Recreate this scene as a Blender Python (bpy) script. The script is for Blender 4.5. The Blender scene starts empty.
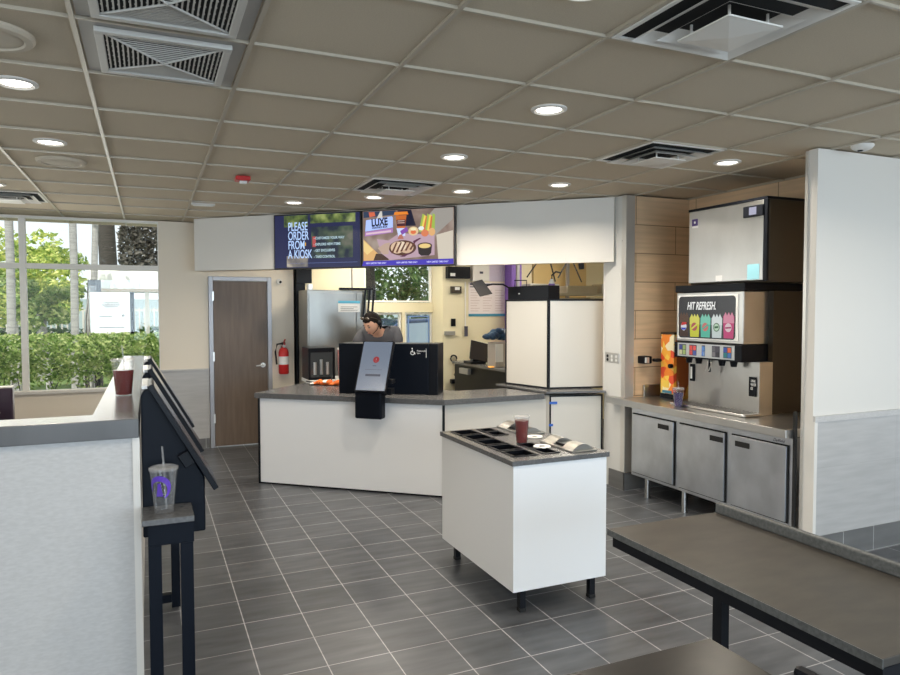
import bpy, bmesh, math, random
from mathutils import Matrix, Vector
random.seed(4)
S = bpy.context.scene
COL = S.collection
R = math.radians

# ------------------------------------------------------------------ camera
H = 1.667
ZC = 2.705
cam = bpy.data.cameras.new('camera'); camo = bpy.data.objects.new('camera', cam); COL.objects.link(camo)
yaw, pitch, roll = 0.4129, 0.0404, -0.0015
f = Vector((math.sin(yaw)*math.cos(pitch), math.cos(yaw)*math.cos(pitch), -math.sin(pitch)))
r = Vector((math.cos(yaw), -math.sin(yaw), 0)); u = r.cross(f)
r2 = r*math.cos(roll) + u*math.sin(roll); u2 = -r*math.sin(roll) + u*math.cos(roll)
camo.matrix_world = Matrix(((r2.x, u2.x, -f.x, 0), (r2.y, u2.y, -f.y, 0), (r2.z, u2.z, -f.z, H), (0, 0, 0, 1)))
cam.sensor_width = 36; cam.lens = 36*687.75/900; cam.clip_start = .05; cam.clip_end = 200
S.camera = camo

# ------------------------------------------------------------------ world, sun, lights, exposure
S.view_settings.view_transform = 'Standard'; S.view_settings.look = 'None'
S.view_settings.gamma = 1; S.view_settings.exposure = 0.05
S.view_settings.use_curve_mapping = False
S.cycles.use_denoising = True
S.cycles.max_bounces = 8; S.cycles.transparent_max_bounces = 16
S.cycles.sample_clamp_indirect = 4
W = bpy.data.worlds.new('sky'); S.world = W; W.use_nodes = True
nt = W.node_tree; bg = nt.nodes['Background']
sky = nt.nodes.new('ShaderNodeTexSky'); sky.sky_type = 'PREETHAM' if False else 'HOSEK_WILKIE'
sky.sun_direction = Vector((0.35, 0.35, 0.87)).normalized(); sky.turbidity = 4; sky.ground_albedo = .4
mixw = nt.nodes.new('ShaderNodeMixRGB'); mixw.inputs[0].default_value = .65
mixw.inputs[2].default_value = (.92, .96, 1.0, 1)
nt.links.new(sky.outputs[0], mixw.inputs[1]); nt.links.new(mixw.outputs[0], bg.inputs[0])
bg.inputs[1].default_value = 1.7

def light(name, kind, loc, energy, color=(1, 1, 1), size=None, size_y=None, aim=None, spread=None):
    l = bpy.data.lights.new(name, kind); l.energy = energy; l.color = color
    if kind == 'AREA':
        if size_y: l.shape = 'RECTANGLE'; l.size = size; l.size_y = size_y
        else: l.shape = 'DISK'; l.size = size
        if spread: l.spread = R(spread)
    o = bpy.data.objects.new(name, l); COL.objects.link(o); o.location = loc
    if aim: o.rotation_euler = Vector(aim).to_track_quat('-Z', 'Y').to_euler()
    return o
sun = light('sun', 'SUN', (0, 0, 30), 5.5, (1, .95, .85), aim=(0.12, 0.45, -0.88)); sun.data.angle = R(.6)
# daylight entering through the glazing (rear shopfront, left side glazing, window beside the half wall)
light('daylight_rear', 'AREA', (2.0, -3.95, 1.55), 215, (.66, .83, 1), 7.0, 2.0, aim=(0, 1, -.32), spread=150)
light('daylight_left', 'AREA', (-4.7, 1.8, 1.4), 42, (.85, .92, 1), 6.5, 2.0, aim=(1, 0, 0))
light('daylight_back', 'AREA', (-2.3, 8.60, 1.5), 38, (1, .97, .90), 4.2, 1.7, aim=(0, -1, -.1))
light('daylight_right', 'AREA', (8.3, 0.0, 1.4), 55, (.85, .93, 1), 5.0, 2.0, aim=(-1, 0, 0))

# ------------------------------------------------------------------ materials
MATS = {}
def mat(name, color, rough=.5, metal=0.0, emit=None, es=1.0, alpha=None, noise=None, spec=None, bump=None, coat=None):
    if name in MATS: return MATS[name]
    m = bpy.data.materials.new(name); m.use_nodes = True; MATS[name] = m
    n = m.node_tree.nodes; l = m.node_tree.links; b = n['Principled BSDF']
    b.inputs['Base Color'].default_value = (*color, 1); b.inputs['Roughness'].default_value = rough
    b.inputs['Metallic'].default_value = metal
    if spec is not None: b.inputs['Specular IOR Level'].default_value = spec
    if coat: b.inputs['Coat Weight'].default_value = coat
    if emit: b.inputs['Emission Color'].default_value = (*emit, 1); b.inputs['Emission Strength'].default_value = es
    if alpha is not None: b.inputs['Alpha'].default_value = alpha
    tc = n.new('ShaderNodeTexCoord'); mp = n.new('ShaderNodeMapping'); l.new(tc.outputs['Object'], mp.inputs[0])
    nz = n.new('ShaderNodeTexNoise'); l.new(mp.outputs[0], nz.inputs[0])
    if noise:
        color2, scale, stretch = noise
        mp.inputs['Scale'].default_value = stretch; nz.inputs['Scale'].default_value = scale; nz.inputs['Detail'].default_value = 5
        cr = n.new('ShaderNodeValToRGB'); cr.color_ramp.elements[0].position = .35; cr.color_ramp.elements[1].position = .68
        cr.color_ramp.elements[0].color = (*color, 1); cr.color_ramp.elements[1].color = (*color2, 1)
        l.new(nz.outputs['Fac'], cr.inputs[0]); l.new(cr.outputs[0], b.inputs['Base Color'])
    else:
        nz.inputs['Scale'].default_value = 30
        # tiny roughness variation keeps every surface procedural
        mr = n.new('ShaderNodeMapRange'); mr.inputs['To Min'].default_value = max(0, rough-.012); mr.inputs['To Max'].default_value = min(1, rough+.012)
        l.new(nz.outputs['Fac'], mr.inputs['Value']); l.new(mr.outputs[0], b.inputs['Roughness'])
    if bump:
        bp = n.new('ShaderNodeBump'); bp.inputs['Strength'].default_value = bump; bp.inputs['Distance'].default_value = .004
        l.new(nz.outputs['Fac'], bp.inputs['Height']); l.new(bp.outputs[0], b.inputs['Normal'])
    return m

def tile_mat(name, c1, c2, grout, w, h, mortar, off=(0, 0), axes='xy', offset=0.0, rough=.35, streak=(3, 14, 3), nstr=.5, spec=.5):
    m = bpy.data.materials.new(name); m.use_nodes = True; MATS[name] = m
    n = m.node_tree.nodes; l = m.node_tree.links; b = n['Principled BSDF']
    tc = n.new('ShaderNodeTexCoord'); sp = n.new('ShaderNodeSeparateXYZ'); cb = n.new('ShaderNodeCombineXYZ')
    l.new(tc.outputs['Object'], sp.inputs[0])
    idx = {'x': 0, 'y': 1, 'z': 2}
    for k in (0, 1):
        a = n.new('ShaderNodeMath'); a.operation = 'SUBTRACT'; a.inputs[1].default_value = off[k]
        l.new(sp.outputs[idx[axes[k]]], a.inputs[0]); l.new(a.outputs[0], cb.inputs[k])
    br = n.new('ShaderNodeTexBrick'); l.new(cb.outputs[0], br.inputs['Vector'])
    br.offset = offset; br.offset_frequency = 2; br.squash = 1
    br.inputs['Scale'].default_value = 1; br.inputs['Brick Width'].default_value = w; br.inputs['Row Height'].default_value = h
    br.inputs['Mortar Size'].default_value = mortar; br.inputs['Mortar Smooth'].default_value = .1
    br.inputs['Color1'].default_value = (*c1, 1); br.inputs['Color2'].default_value = (*c2, 1); br.inputs['Mortar'].default_value = (*grout, 1)
    nz = n.new('ShaderNodeTexNoise'); mp = n.new('ShaderNodeMapping'); mp.inputs['Scale'].default_value = streak
    l.new(cb.outputs[0], mp.inputs[0]); l.new(mp.outputs[0], nz.inputs[0]); nz.inputs['Scale'].default_value = 1; nz.inputs['Detail'].default_value = 6
    mr = n.new('ShaderNodeMapRange'); mr.inputs['From Min'].default_value = .3; mr.inputs['From Max'].default_value = .7
    mr.inputs['To Min'].default_value = 1-nstr*.5; mr.inputs['To Max'].default_value = 1+nstr*.5
    l.new(nz.outputs['Fac'], mr.inputs['Value'])
    mx = n.new('ShaderNodeVectorMath'); mx.operation = 'SCALE'; l.new(br.outputs['Color'], mx.inputs[0]); l.new(mr.outputs[0], mx.inputs['Scale'])
    l.new(mx.outputs[0], b.inputs['Base Color']); b.inputs['Roughness'].default_value = rough
    b.inputs['Specular IOR Level'].default_value = spec
    return m

def glass_mat(name, tint=(1, 1, 1), gloss=.08, rough=.0, diffuse=0.0, dcol=(.9, .9, .9), edge=.6):
    m = bpy.data.materials.new(name); m.use_nodes = True; MATS[name] = m
    n = m.node_tree.nodes; l = m.node_tree.links; n.remove(n['Principled BSDF']); out = n['Material Output']
    t = n.new('ShaderNodeBsdfTransparent'); t.inputs[0].default_value = (*tint, 1)
    g = n.new('ShaderNodeBsdfGlossy'); g.inputs['Roughness'].default_value = rough
    lw = n.new('ShaderNodeLayerWeight'); lw.inputs[0].default_value = .25
    ma = n.new('ShaderNodeMath'); ma.operation = 'MULTIPLY_ADD'; ma.inputs[1].default_value = edge; ma.inputs[2].default_value = gloss
    l.new(lw.outputs['Facing'], ma.inputs[0])
    x = n.new('ShaderNodeMixShader'); l.new(ma.outputs[0], x.inputs[0]); l.new(t.outputs[0], x.inputs[1]); l.new(g.outputs[0], x.inputs[2])
    if diffuse:
        d = n.new('ShaderNodeBsdfDiffuse'); d.inputs[0].default_value = (*dcol, 1)
        y = n.new('ShaderNodeMixShader'); y.inputs[0].default_value = diffuse; l.new(x.outputs[0], y.inputs[1]); l.new(d.outputs[0], y.inputs[2]); x = y
    l.new(x.outputs[0], out.inputs[0])
    return m

M_floor = tile_mat('floor_tile', (.060, .065, .073), (.082, .087, .095), (.36, .36, .37), .305, .305, .0028, off=(.133, 3.735), rough=.33, streak=(3, 16, 1), nstr=.55)
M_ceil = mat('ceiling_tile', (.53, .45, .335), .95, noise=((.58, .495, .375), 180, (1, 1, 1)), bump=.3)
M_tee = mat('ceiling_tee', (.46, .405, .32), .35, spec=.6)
M_wall = mat('cream_paint', (.80, .72, .60), .6)
M_white = mat('white_paint', (.71, .68, .63), .5)
M_kwall = mat('kitchen_wall', (.80, .72, .50), .55)
M_wains = tile_mat('wainscot_tile', (.43, .42, .41), (.46, .45, .44), (.40, .39, .38), 1.2, .62, .002, axes='xz', rough=.4, streak=(3, 25, 1), nstr=.16)
M_part = mat('partition_laminate', (.49, .475, .46), .5, noise=((.55, .535, .52), 40, (1, 1, 3)))
M_base = tile_mat('base_tile', (.12, .12, .118), (.14, .14, .138), (.38, .38, .37), .305, .3, .003, axes='xz', rough=.4, nstr=.3)
M_slab = mat('gray_quartz', (.095, .095, .097), .25, noise=((.13, .13, .132), 60, (1, 1, 1)), spec=.5)
M_ledge = tile_mat('ledge_tile', (.105, .105, .108), (.125, .125, .128), (.06, .06, .06), .9, .9, .003, off=(-.62, 0), axes='xy', rough=.2, streak=(5, 60, 1), nstr=.25, spec=.6)
M_tabletop = mat('brown_gray_laminate', (.048, .044, .039), .42, noise=((.064, .058, .050), 7, (1, 2.5, 1)), spec=.25)
M_tabledge = mat('table_edge_laminate', (.070, .075, .075), .4, noise=((.115, .12, .12), 80, (1, 1, 1)))
M_darktop = mat('dark_laminate', (.024, .023, .023), .28, noise=((.030, .028, .027), 12, (1, 2, 1)), spec=.25)
M_panel = mat('white_laminate', (.84, .84, .84), .12, spec=.6)
M_panelw = mat('warm_white_panel', (.66, .63, .57), .3)
M_black = mat('black_metal', (.008, .009, .012), .45, spec=.18)
M_blackp = mat('black_plastic', (.006, .007, .010), .35, spec=.15)
M_navy = mat('dark_navy_plastic', (.004, .006, .011), .42, spec=.12)
M_rubber = mat('black_rubber', (.01, .01, .01), .8)
M_steel = mat('brushed_steel', (.56, .55, .53), .30, 1.0, noise=((.64, .63, .61), 4, (1, 1, .6)))
M_steelc = mat('cabinet_steel', (.52, .54, .57), .30, 1.0, noise=((.66, .68, .72), 5, (1, 1, .7)))
M_steeld = mat('dark_steel', (.27, .26, .24), .32, .9, noise=((.36, .35, .32), 3, (1, 1, .6)))  # steel with a darker, browner base colour
M_chrome = mat('chrome_trim', (.66, .64, .60), .28, .6)
M_frame = mat('door_frame_steel', (.36, .35, .36), .4, .6)
M_alum = mat('window_frame_paint', (.86, .83, .77), .45)
M_door = mat('brown_wood_veneer', (.125, .088, .062), .45, noise=((.165, .118, .085), 5, (6, 6, .5)))
M_wood = tile_mat('wood_look_tile', (.66, .47, .29), (.72, .52, .33), (.26, .17, .10), .92, .262, .004, off=(4.1, .085), axes='xz', offset=.5, rough=.45, streak=(2, 30, 1), nstr=.22)
M_woody = tile_mat('wood_look_tile_side', (.66, .47, .29), (.72, .52, .33), (.26, .17, .10), .92, .262, .004, off=(4.1, .085), axes='yz', offset=.5, rough=.45, streak=(2, 30, 1), nstr=.22)
M_brown = mat('dark_brown_enamel', (.035, .024, .012), .5)
M_purple = mat('purple_paint', (.20, .10, .42), .5)
M_glass = glass_mat('window_glass', (.96, .98, .97), .03, edge=.35)
M_cup = glass_mat('clear_plastic', (.98, .98, .98), .01, .05, .02, edge=.22)
M_lid = glass_mat('clear_lid_plastic', (.96, .96, .96), .03, .08, .12, edge=.3)
M_tea = mat('iced_tea', (.14, .006, .003), .2, spec=.2)
M_berry = mat('purple_soda', (.03, .015, .09), .15)
M_red = mat('red_enamel', (.55, .02, .02), .3)
M_lampglow = mat('lamp_glow', (1, 1, 1), .5, emit=(1, .93, .82), es=7)
M_skin = mat('skin', (.60, .33, .22), .55)
M_hair = mat('dark_brown_hair', (.008, .005, .004), .8, bump=.8, spec=.2)
M_shirt = mat('gray_cotton', (.085, .085, .095), .9)
M_jeans = mat('dark_trousers', (.03, .03, .04), .9)
M_paper = mat('white_paper', (.80, .80, .78), .7)
M_teal = mat('teal_print', (.05, .28, .42), .6)
M_blue = mat('blue_tape', (.02, .12, .55), .6)
M_ink = mat('dark_ink', (.06, .06, .09), .7)
M_orange = mat('orange_cloth', (.75, .16, .03), .85)
M_pinkish = mat('pink_plastic', (.62, .30, .30), .5)

# ------------------------------------------------------------------ mesh helpers
class MB:
    def __init__(s): s.bm = bmesh.new(); s.mi = 0; s.T = Matrix()
    def _add(s, verts, faces):
        vs = [s.bm.verts.new(s.T @ Vector(v)) for v in verts]
        for fc in faces:
            try: q = s.bm.faces.new([vs[i] for i in fc]); q.material_index = s.mi
            except ValueError: pass
        return s
    def box(s, x0, y0, z0, x1, y1, z1):
        return s._add([(x0, y0, z0), (x1, y0, z0), (x1, y1, z0), (x0, y1, z0), (x0, y0, z1), (x1, y0, z1), (x1, y1, z1), (x0, y1, z1)],
                      [(0, 3, 2, 1), (4, 5, 6, 7), (0, 1, 5, 4), (1, 2, 6, 5), (2, 3, 7, 6), (3, 0, 4, 7)])
    def prism(s, pts, a0, a1, axis='y'):
        n = len(pts)
        def P(p, a):
            return {'y': (p[0], a, p[1]), 'x': (a, p[0], p[1]), 'z': (p[0], p[1], a)}[axis]
        v = [P(p, a0) for p in pts]+[P(p, a1) for p in pts]
        return s._add(v, [tuple(range(n)), tuple(range(2*n-1, n-1, -1))]+[(i, (i+1) % n, n+(i+1) % n, n+i) for i in range(n)])
    def tube(s, pts, rad, seg=8, caps=True):
        pts = [Vector(p) for p in pts]; n = len(pts); rr = rad if isinstance(rad, (list, tuple)) else [rad]*n
        rings = []
        up = Vector((0, 0, 1))
        for i, p in enumerate(pts):
            t = (pts[min(i+1, n-1)]-pts[max(i-1, 0)]).normalized()
            a = t.cross(up)
            if a.length < .05: a = t.cross(Vector((1, 0, 0)))
            a.normalize(); b = t.cross(a)
            rings.append([p+(a*math.cos(2*math.pi*k/seg)+b*math.sin(2*math.pi*k/seg))*rr[i] for k in range(seg)])
        v = [q for ring in rings for q in ring]; fc = []
        for i in range(n-1):
            for k in range(seg):
                fc.append((i*seg+k, i*seg+(k+1) % seg, (i+1)*seg+(k+1) % seg, (i+1)*seg+k))
        if caps: fc.append(tuple(range(seg-1, -1, -1))); fc.append(tuple((n-1)*seg+k for k in range(seg)))
        return s._add(v, fc)
    def cyl(s, p0, p1, r0, r1=None, seg=24): return s.tube([p0, p1], [r0, r0 if r1 is None else r1], seg)
    def lathe(s, prof, seg=28, c=(0, 0, 0), closed=False):
        v = []; fc = []; n = len(prof)
        for (rd, z) in prof:
            for k in range(seg):
                a = 2*math.pi*k/seg; v.append((c[0]+rd*math.cos(a), c[1]+rd*math.sin(a), c[2]+z))
        for i in range(n-1 if not closed else n):
            j = (i+1) % n
            for k in range(seg): fc.append((i*seg+k, i*seg+(k+1) % seg, j*seg+(k+1) % seg, j*seg+k))
        if not closed:
            if prof[0][0] > 1e-4: fc.append(tuple(range(seg-1, -1, -1)))
            if prof[-1][0] > 1e-4: fc.append(tuple((n-1)*seg+k for k in range(seg)))
        return s._add(v, fc)
    def poly(s, pts, y=0.0):      # flat polygon in the x-z plane facing -y
        return s._add([(p[0], y, p[1]) for p in pts], [tuple(range(len(pts)))])
    def blob(s, c, rad, sub=2, jit=0.0):
        t = bmesh.ops.create_icosphere(s.bm, subdivisions=sub, radius=1.0)
        for v in t['verts']:
            j = 1+random.uniform(-jit, jit)
            v.co = s.T @ Vector((c[0]+v.co.x*rad[0]*j, c[1]+v.co.y*rad[1]*j, c[2]+v.co.z*rad[2]*j))
            for q in v.link_faces: q.material_index = s.mi
        return s
    def build(s, name, m, parent=None, bevel=0, smooth=False, loc=None, rotz=0, recalc=True):
        if recalc: bmesh.ops.recalc_face_normals(s.bm, faces=s.bm.faces[:])
        me = bpy.data.meshes.new(name); s.bm.to_mesh(me); s.bm.free()
        for q in (m if isinstance(m, (list, tuple)) else [m]): me.materials.append(q)
        if smooth:
            for p in me.polygons: p.use_smooth = True
        o = bpy.data.objects.new(name, me); COL.objects.link(o)
        if parent: o.parent = parent
        if loc: o.location = loc
        o.rotation_euler.z = rotz
        if bevel:
            b = o.modifiers.new('bevel', 'BEVEL'); b.width = bevel; b.segments = 2; b.limit_method = 'ANGLE'
        if smooth and bevel == 0:
            try:
                for p in me.polygons: p.use_smooth = True
                e = o.modifiers.new('es', 'EDGE_SPLIT'); e.split_angle = R(40)
            except Exception: pass
        return o
def B(*a): return MB().box(*a)
def thing(name, label, cat, loc=(0, 0, 0), rotz=0, group=None):
    o = bpy.data.objects.new(name, None); COL.objects.link(o); o.location = loc; o.rotation_euler = (0, 0, rotz)
    o.empty_display_size = .1
    return tag(o, label, cat, group)
def tag(o, label=None, cat=None, group=None, kind=None):
    if label: o['label'] = label
    if cat: o['category'] = cat
    if group: o['group'] = group
    if kind: o['kind'] = kind
    return o
def struct(o, label=None): o['kind'] = 'structure'; return tag(o, label)
def dup(root, loc=None, label=None, rotz=None):
    rr = root.copy(); COL.objects.link(rr)
    if loc is not None: rr.location = loc
    if rotz is not None: rr.rotation_euler.z = rotz
    if label: rr['label'] = label
    for ch in list(root.children):
        c = ch.copy(); COL.objects.link(c); c.parent = rr
        for g in ch.children:
            e = g.copy(); COL.objects.link(e); e.parent = c
    return rr
def text(name, s, size, m, parent, loc, sx=1.0, rot=(90, 0, 0), shear=0, bold=0, align='LEFT', depth=.0006):
    cu = bpy.data.curves.new(name, 'FONT'); cu.body = s; cu.size = size; cu.extrude = depth; cu.shear = shear; cu.offset = bold
    cu.align_x = align; cu.space_line = .95
    t = bpy.data.objects.new('tmp', cu); COL.objects.link(t)
    dg = bpy.context.evaluated_depsgraph_get(); me = bpy.data.meshes.new_from_object(t.evaluated_get(dg)); bpy.data.objects.remove(t)
    me.materials.clear(); me.materials.append(m)
    o = bpy.data.objects.new(name, me); COL.objects.link(o); o.parent = parent; o.location = loc
    o.rotation_euler = [R(a) for a in rot]; o.scale = (sx, 1, 1)
    return o
def screen_mat(name, c, es=1.0):
    return mat(name, (0, 0, 0), .25, emit=c, es=es)

# ------------------------------------------------------------------ structure
YB = 8.75                                        # back wall plane
struct(B(-6.2, -4.2, -.12, 9.5, 10.2, 0).build('floor', M_floor))
# ceiling: suspended tiles above a real tee grid
struct(B(-5.2, -4.2, ZC+.012, 9.5, 9.5, ZC+.1).build('ceiling', M_ceil))
g = MB(); GX, GY, SX, SY = -.85, 2.817, .6184, .608
for i in range(-7, 17):
    x = GX+i*SX
    if -5.1 < x < 9.4: g.box(x-.009, -4.1, ZC-.0012, x+.009, 9.4, ZC+.011)
for j in range(-11, 11):
    y = GY+j*SY
    if -4.1 < y < 9.4: g.box(-5.1, y-.0055, ZC-.0005, 9.4, y+.0055, ZC+.0115)
struct(g.build('trim_1', M_tee), 'white metal tee grid of the suspended ceiling')
def cell(i, j): return GX+(i+.5)*SX, GY+(j+.5)*SY

# back wall (door wall) with window opening at the left
wx = .12
w = MB()
w.box(wx, YB, 0, .66, YB+.14, ZC); w.box(.66, YB, 2.07, 1.405, YB+.14, ZC); w.box(1.405, YB, 0, 1.68, YB+.14, ZC)
w.box(-5.2, YB, 0, wx, YB+.14, .745)
struct(w.build('wall_back', M_wall))
struct(B(.12, YB-.008, .11, .655, YB-.0005, .945).build('wall_wainscot', M_wains))
struct(B(.115, YB-.02, .945, .655, YB-.0005, .965).build('trim_2', M_part))
struct(B(.115, YB-.016, 0, .655, YB-.0005, .12).build('baseboard_back', M_base))
struct(B(1.41, YB-.016, 0, 1.68, YB-.0005, .12).build('baseboard_door', M_base))
# side and rear walls
w = MB(); w.box(-5.34, -4.2, 0, -5.2, YB+.14, .5); w.box(-5.34, -4.2, 2.5, -5.2, YB+.14, ZC)
for y in (-4.2, -1.6, 1.0, 3.6, 6.2, 8.7): w.box(-5.34, y, .5, -5.2, y+.12, 2.5)
struct(w.build('wall_left', M_wall))
w = MB(); w.box(-5.3, -4.34, 0, 9.5, -4.2, .3); w.box(-5.3, -4.34, 2.55, 9.5, -4.2, ZC)
for x in (-5.3, -3.2, -1.1, 1.0, 3.1, 5.2, 7.3, 9.3): w.box(x, -4.34, .3, x+.12, -4.2, 2.55)
struct(w.build('wall_rear', M_wall))
w = MB(); w.box(8.8, -4.2, 0, 8.94, 3.15, .5); w.box(8.8, -4.2, 2.5, 8.94, 3.15, ZC)
for y in (-4.2, -1.8, .6, 3.0): w.box(8.8, y, .5, 8.94, y+.12, 2.5)
struct(w.build('wall_right', M_wall))
# right partition facing the camera (Y = 3.15)
XJ = 3.975
struct(B(XJ, 3.15, 0, 8.8, 3.215, ZC).build('wall_partition', M_white))
struct(B(XJ+.03, 3.142, .10, 8.8, 3.1495, .925).build('wall_partition_wainscot', M_wains))
struct(B(XJ+.002, 3.135, .925, 8.8, 3.1495, .965).build('trim_3', M_part))
struct(B(XJ+.0, 3.136, 0.10, XJ+.028, 3.1495, .93).build('trim_4', M_white))
struct(B(XJ+.01, 3.134, 0, 8.8, 3.1495, .165).build('baseboard_partition', M_base))
# steel jamb at the end of the partition
w = MB(); w.box(XJ-.006, 3.2155, 0, XJ+.06, 3.238, ZC-.005)
struct(w.build('trim_5', M_chrome))
# alcove
struct(B(4.72, 3.216, 0, 4.86, 5.25, ZC).build('wall_alcove_side', M_woody))
struct(B(4.0, 5.11, 0, 4.86, 5.30, ZC).build('wall_alcove_back', M_wood))
struct(B(4.706, 3.24, ZC-.17, 4.719, 3.62, ZC-.005).build('trim_6', M_frame))
# pillar face beside the serving counter
struct(B(3.985, 5.112, 0, 3.999, 5.42, ZC).build('wall_pillar', mat('gray_white_paint', (.66, .66, .64), .45)))
struct(B(3.98, 5.42, .88, 4.0, 5.435, 2.11).build('trim_7', M_white))
w = MB(); w.box(3.978, 5.096, 0.17, 4.0, 5.118, ZC-.004); w.box(3.984, 5.098, .17, 4.075, 5.1095, ZC-.004); w.box(3.979, 5.10, .17, 3.9845, 5.16, ZC-.004)
struct(w.build('trim_8', M_chrome))
w = MB(); w.box(3.97, 5.09, 0, 3.985, 5.32, .165); w.box(3.97, 5.085, 0, 4.02, 5.10, .165)
struct(w.build('baseboard_pillar', M_base)); struct(B(4.021, 5.095, 0, 4.70, 5.109, .165).build('baseboard_alcove', M_base))

# soffit over the serving counter : local frame, x along counter, -y towards the room
RS = math.atan2(-.673, .74)
S0 = Vector((.50, 8.395, 0))
def sof(name, mb, m, **k):
    o = mb.build(name, m, **k); o.location = S0; o.rotation_euler.z = RS; return o
struct(sof('wall_soffit', B(0, 0, 2.114, 4.674, .16, ZC), M_wall))
struct(sof('trim_9', B(0, -.012, 2.114, 1.066, -.0005, ZC-.002), M_white))
struct(sof('trim_10', B(3.15, -.012, 2.108, 4.674, -.0005, ZC-.002), M_white))

# kitchen shell
w = MB(); w.T = Matrix()
KY = 8.95
w.box(1.68, KY, 0, 2.665, KY+.12, ZC); w.box(2.665, KY, 0, 3.66, KY+.12, .95); w.box(2.665, KY, 1.63, 3.66, KY+.12, 1.765); w.box(2.665, KY, 2.45, 3.66, KY+.12, ZC)
w.box(3.20, KY, .95, 3.245, KY+.12, 1.63); w.box(2.665, KY, .95, 2.80, KY+.12, 1.63)
struct(w.build('wall_kitchen_back', M_kwall))
struct(B(1.60, YB+.14, 0, 1.68, KY+.12, ZC).build('wall_kitchen_left', M_kwall))
w = MB(); w.box(3.66, 8.6, 0, 7.6, 8.72, ZC); w.box(3.66, 8.72, 0, 3.74, KY+.12, ZC)
struct(w.build('wall_kitchen_right', M_kwall))
struct(B(7.5, 5.3, 0, 7.6, 8.6, ZC).build('wall_kitchen_side', M_kwall))
struct(B(4.86, 5.16, 0, 7.6, 5.30, ZC).build('wall_kitchen_front', M_kwall))

def added_light_panel(x, y, e):  # unseen panels, added to illuminate the kitchen
    t = thing('added_kitchen_panel', 'unseen ceiling panel added to light the kitchen behind the menu screens' if x < 4 else 'unseen ceiling panel added to light the kitchen behind the white tower cabinet', 'ceiling light', (x, y, ZC))
    B(-.30, -.6, -.03, .30, .6, -.001).build('frame', M_alum, t); B(-.27, -.57, -.034, .27, .57, -.0305).build('diffuser', M_lampglow, t)
    light('kitchen_fill_light', 'AREA', (x, y, ZC-.06), e, (1, .93, .78), .5, 1.1, aim=(0, 0, -1))
added_light_panel(2.6, 7.95, 25); added_light_panel(4.9, 7.1, 26)

# ------------------------------------------------------------------ windows
def window_unit(name, x0, x1, z0, z1, y, mull=(), rails=(), fw=.06, label=None, depth=.07):
    t = bpy.data.objects.new(name, None); COL.objects.link(t); t.location = (x0, y, z0); t['kind'] = 'structure'
    if label: t['label'] = label
    W_, H_ = x1-x0, z1-z0; m = MB()
    m.box(0, 0, 0, W_, depth, fw); m.box(0, 0, H_-fw, W_, depth, H_); m.box(0, 0, fw, fw, depth, H_-fw); m.box(W_-fw, 0, fw, W_, depth, H_-fw)
    for a in mull: m.box(a-x0-.032, -.002, fw, a-x0+.032, depth-.002, H_-fw)
    for a in rails: m.box(fw, .002, a-z0-.03, W_-fw, depth+.002, a-z0+.03)
    m.build('window_frame', M_alum, t, bevel=.004)
    B(.02, depth/2-.002, .02, W_-.02, depth/2+.002, H_-.02).build('glass', M_glass, t)
    return t
t = window_unit('window_1', -5.19, wx+.02, .75, ZC-.0015, YB+.02, mull=(-1.25, -2.9, -4.4), rails=(2.155,), fw=.03)
B(0, -.05, -.006, 5.31, .0, .022).build('window_sill', M_white, t)
window_unit('window_2', 2.67, 3.655, 1.77, 2.445, KY+.03, fw=.025)
window_unit('window_3', 2.805, 3.195, .955, 1.625, KY+.03, fw=.025)
t = window_unit('window_4', 3.25, 3.655, .955, 1.625, KY+.03, fw=.025)
m = MB(); m.box(.04, -.012, .04, .06, -.001, .63); m.box(.345, -.012, .04, .365, -.001, .63); m.box(.06, -.012, .61, .345, -.001, .63); m.build('blue_inner_frame', mat('blue_vinyl', (.16, .26, .50), .5), t)
for k, (y0, y1) in enumerate(((-4.08, -1.6), (-1.48, 1.0), (1.12, 3.6), (3.72, 6.2), (6.32, 8.7))):
    o = B(-5.28, y0, .5, -5.27, y1, 2.5).build('window_%d' % (5+k), M_glass); struct(o)
for k, x in enumerate((-5.18, -3.08, -.98, 1.12, 3.22, 5.32, 7.42)):
    struct(B(x, -4.28, .3, x+1.98, -4.27, 2.55).build('window_%d' % (10+k), M_glass))
for k, y in enumerate((-4.08, -1.68, .72)):
    struct(B(8.87, y, .5, 8.88, y+2.28, 2.5).build('window_%d' % (17+k), M_glass))

# ------------------------------------------------------------------ door
t = bpy.data.objects.new('door_1', None); COL.objects.link(t); t.location = (.662, YB, 0); t['kind'] = 'structure'
t['label'] = 'brown wood veneer door in a grey steel frame beside the fire extinguisher'
m = MB(); m.box(0, -.03, 0, .052, .10, 2.072); m.box(.69, -.03, 0, .742, .10, 2.072); m.box(.052, -.03, 2.02, .69, .10, 2.072)
m.build('door_frame', M_frame, t, bevel=.004)
d = B(.056, -.012, .012, .686, .03, 2.016).build('door_leaf', M_door, t)
h = MB(); h.cyl((.63, -.012, .985), (.63, -.022, .985), .03); h.cyl((.63, -.02, .985), (.63, -.06, .985), .011); h.tube([(.635, -.06, .985), (.60, -.064, .985), (.54, -.062, .98)], [.011, .010, .008], 10)
h.build('door_handle', M_chrome, d, smooth=True)
for z in (1.78, 1.05, .3): B(.040, -.036, z, .060, -.0295, z+.11).build('hinge', M_chrome, t)

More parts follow.
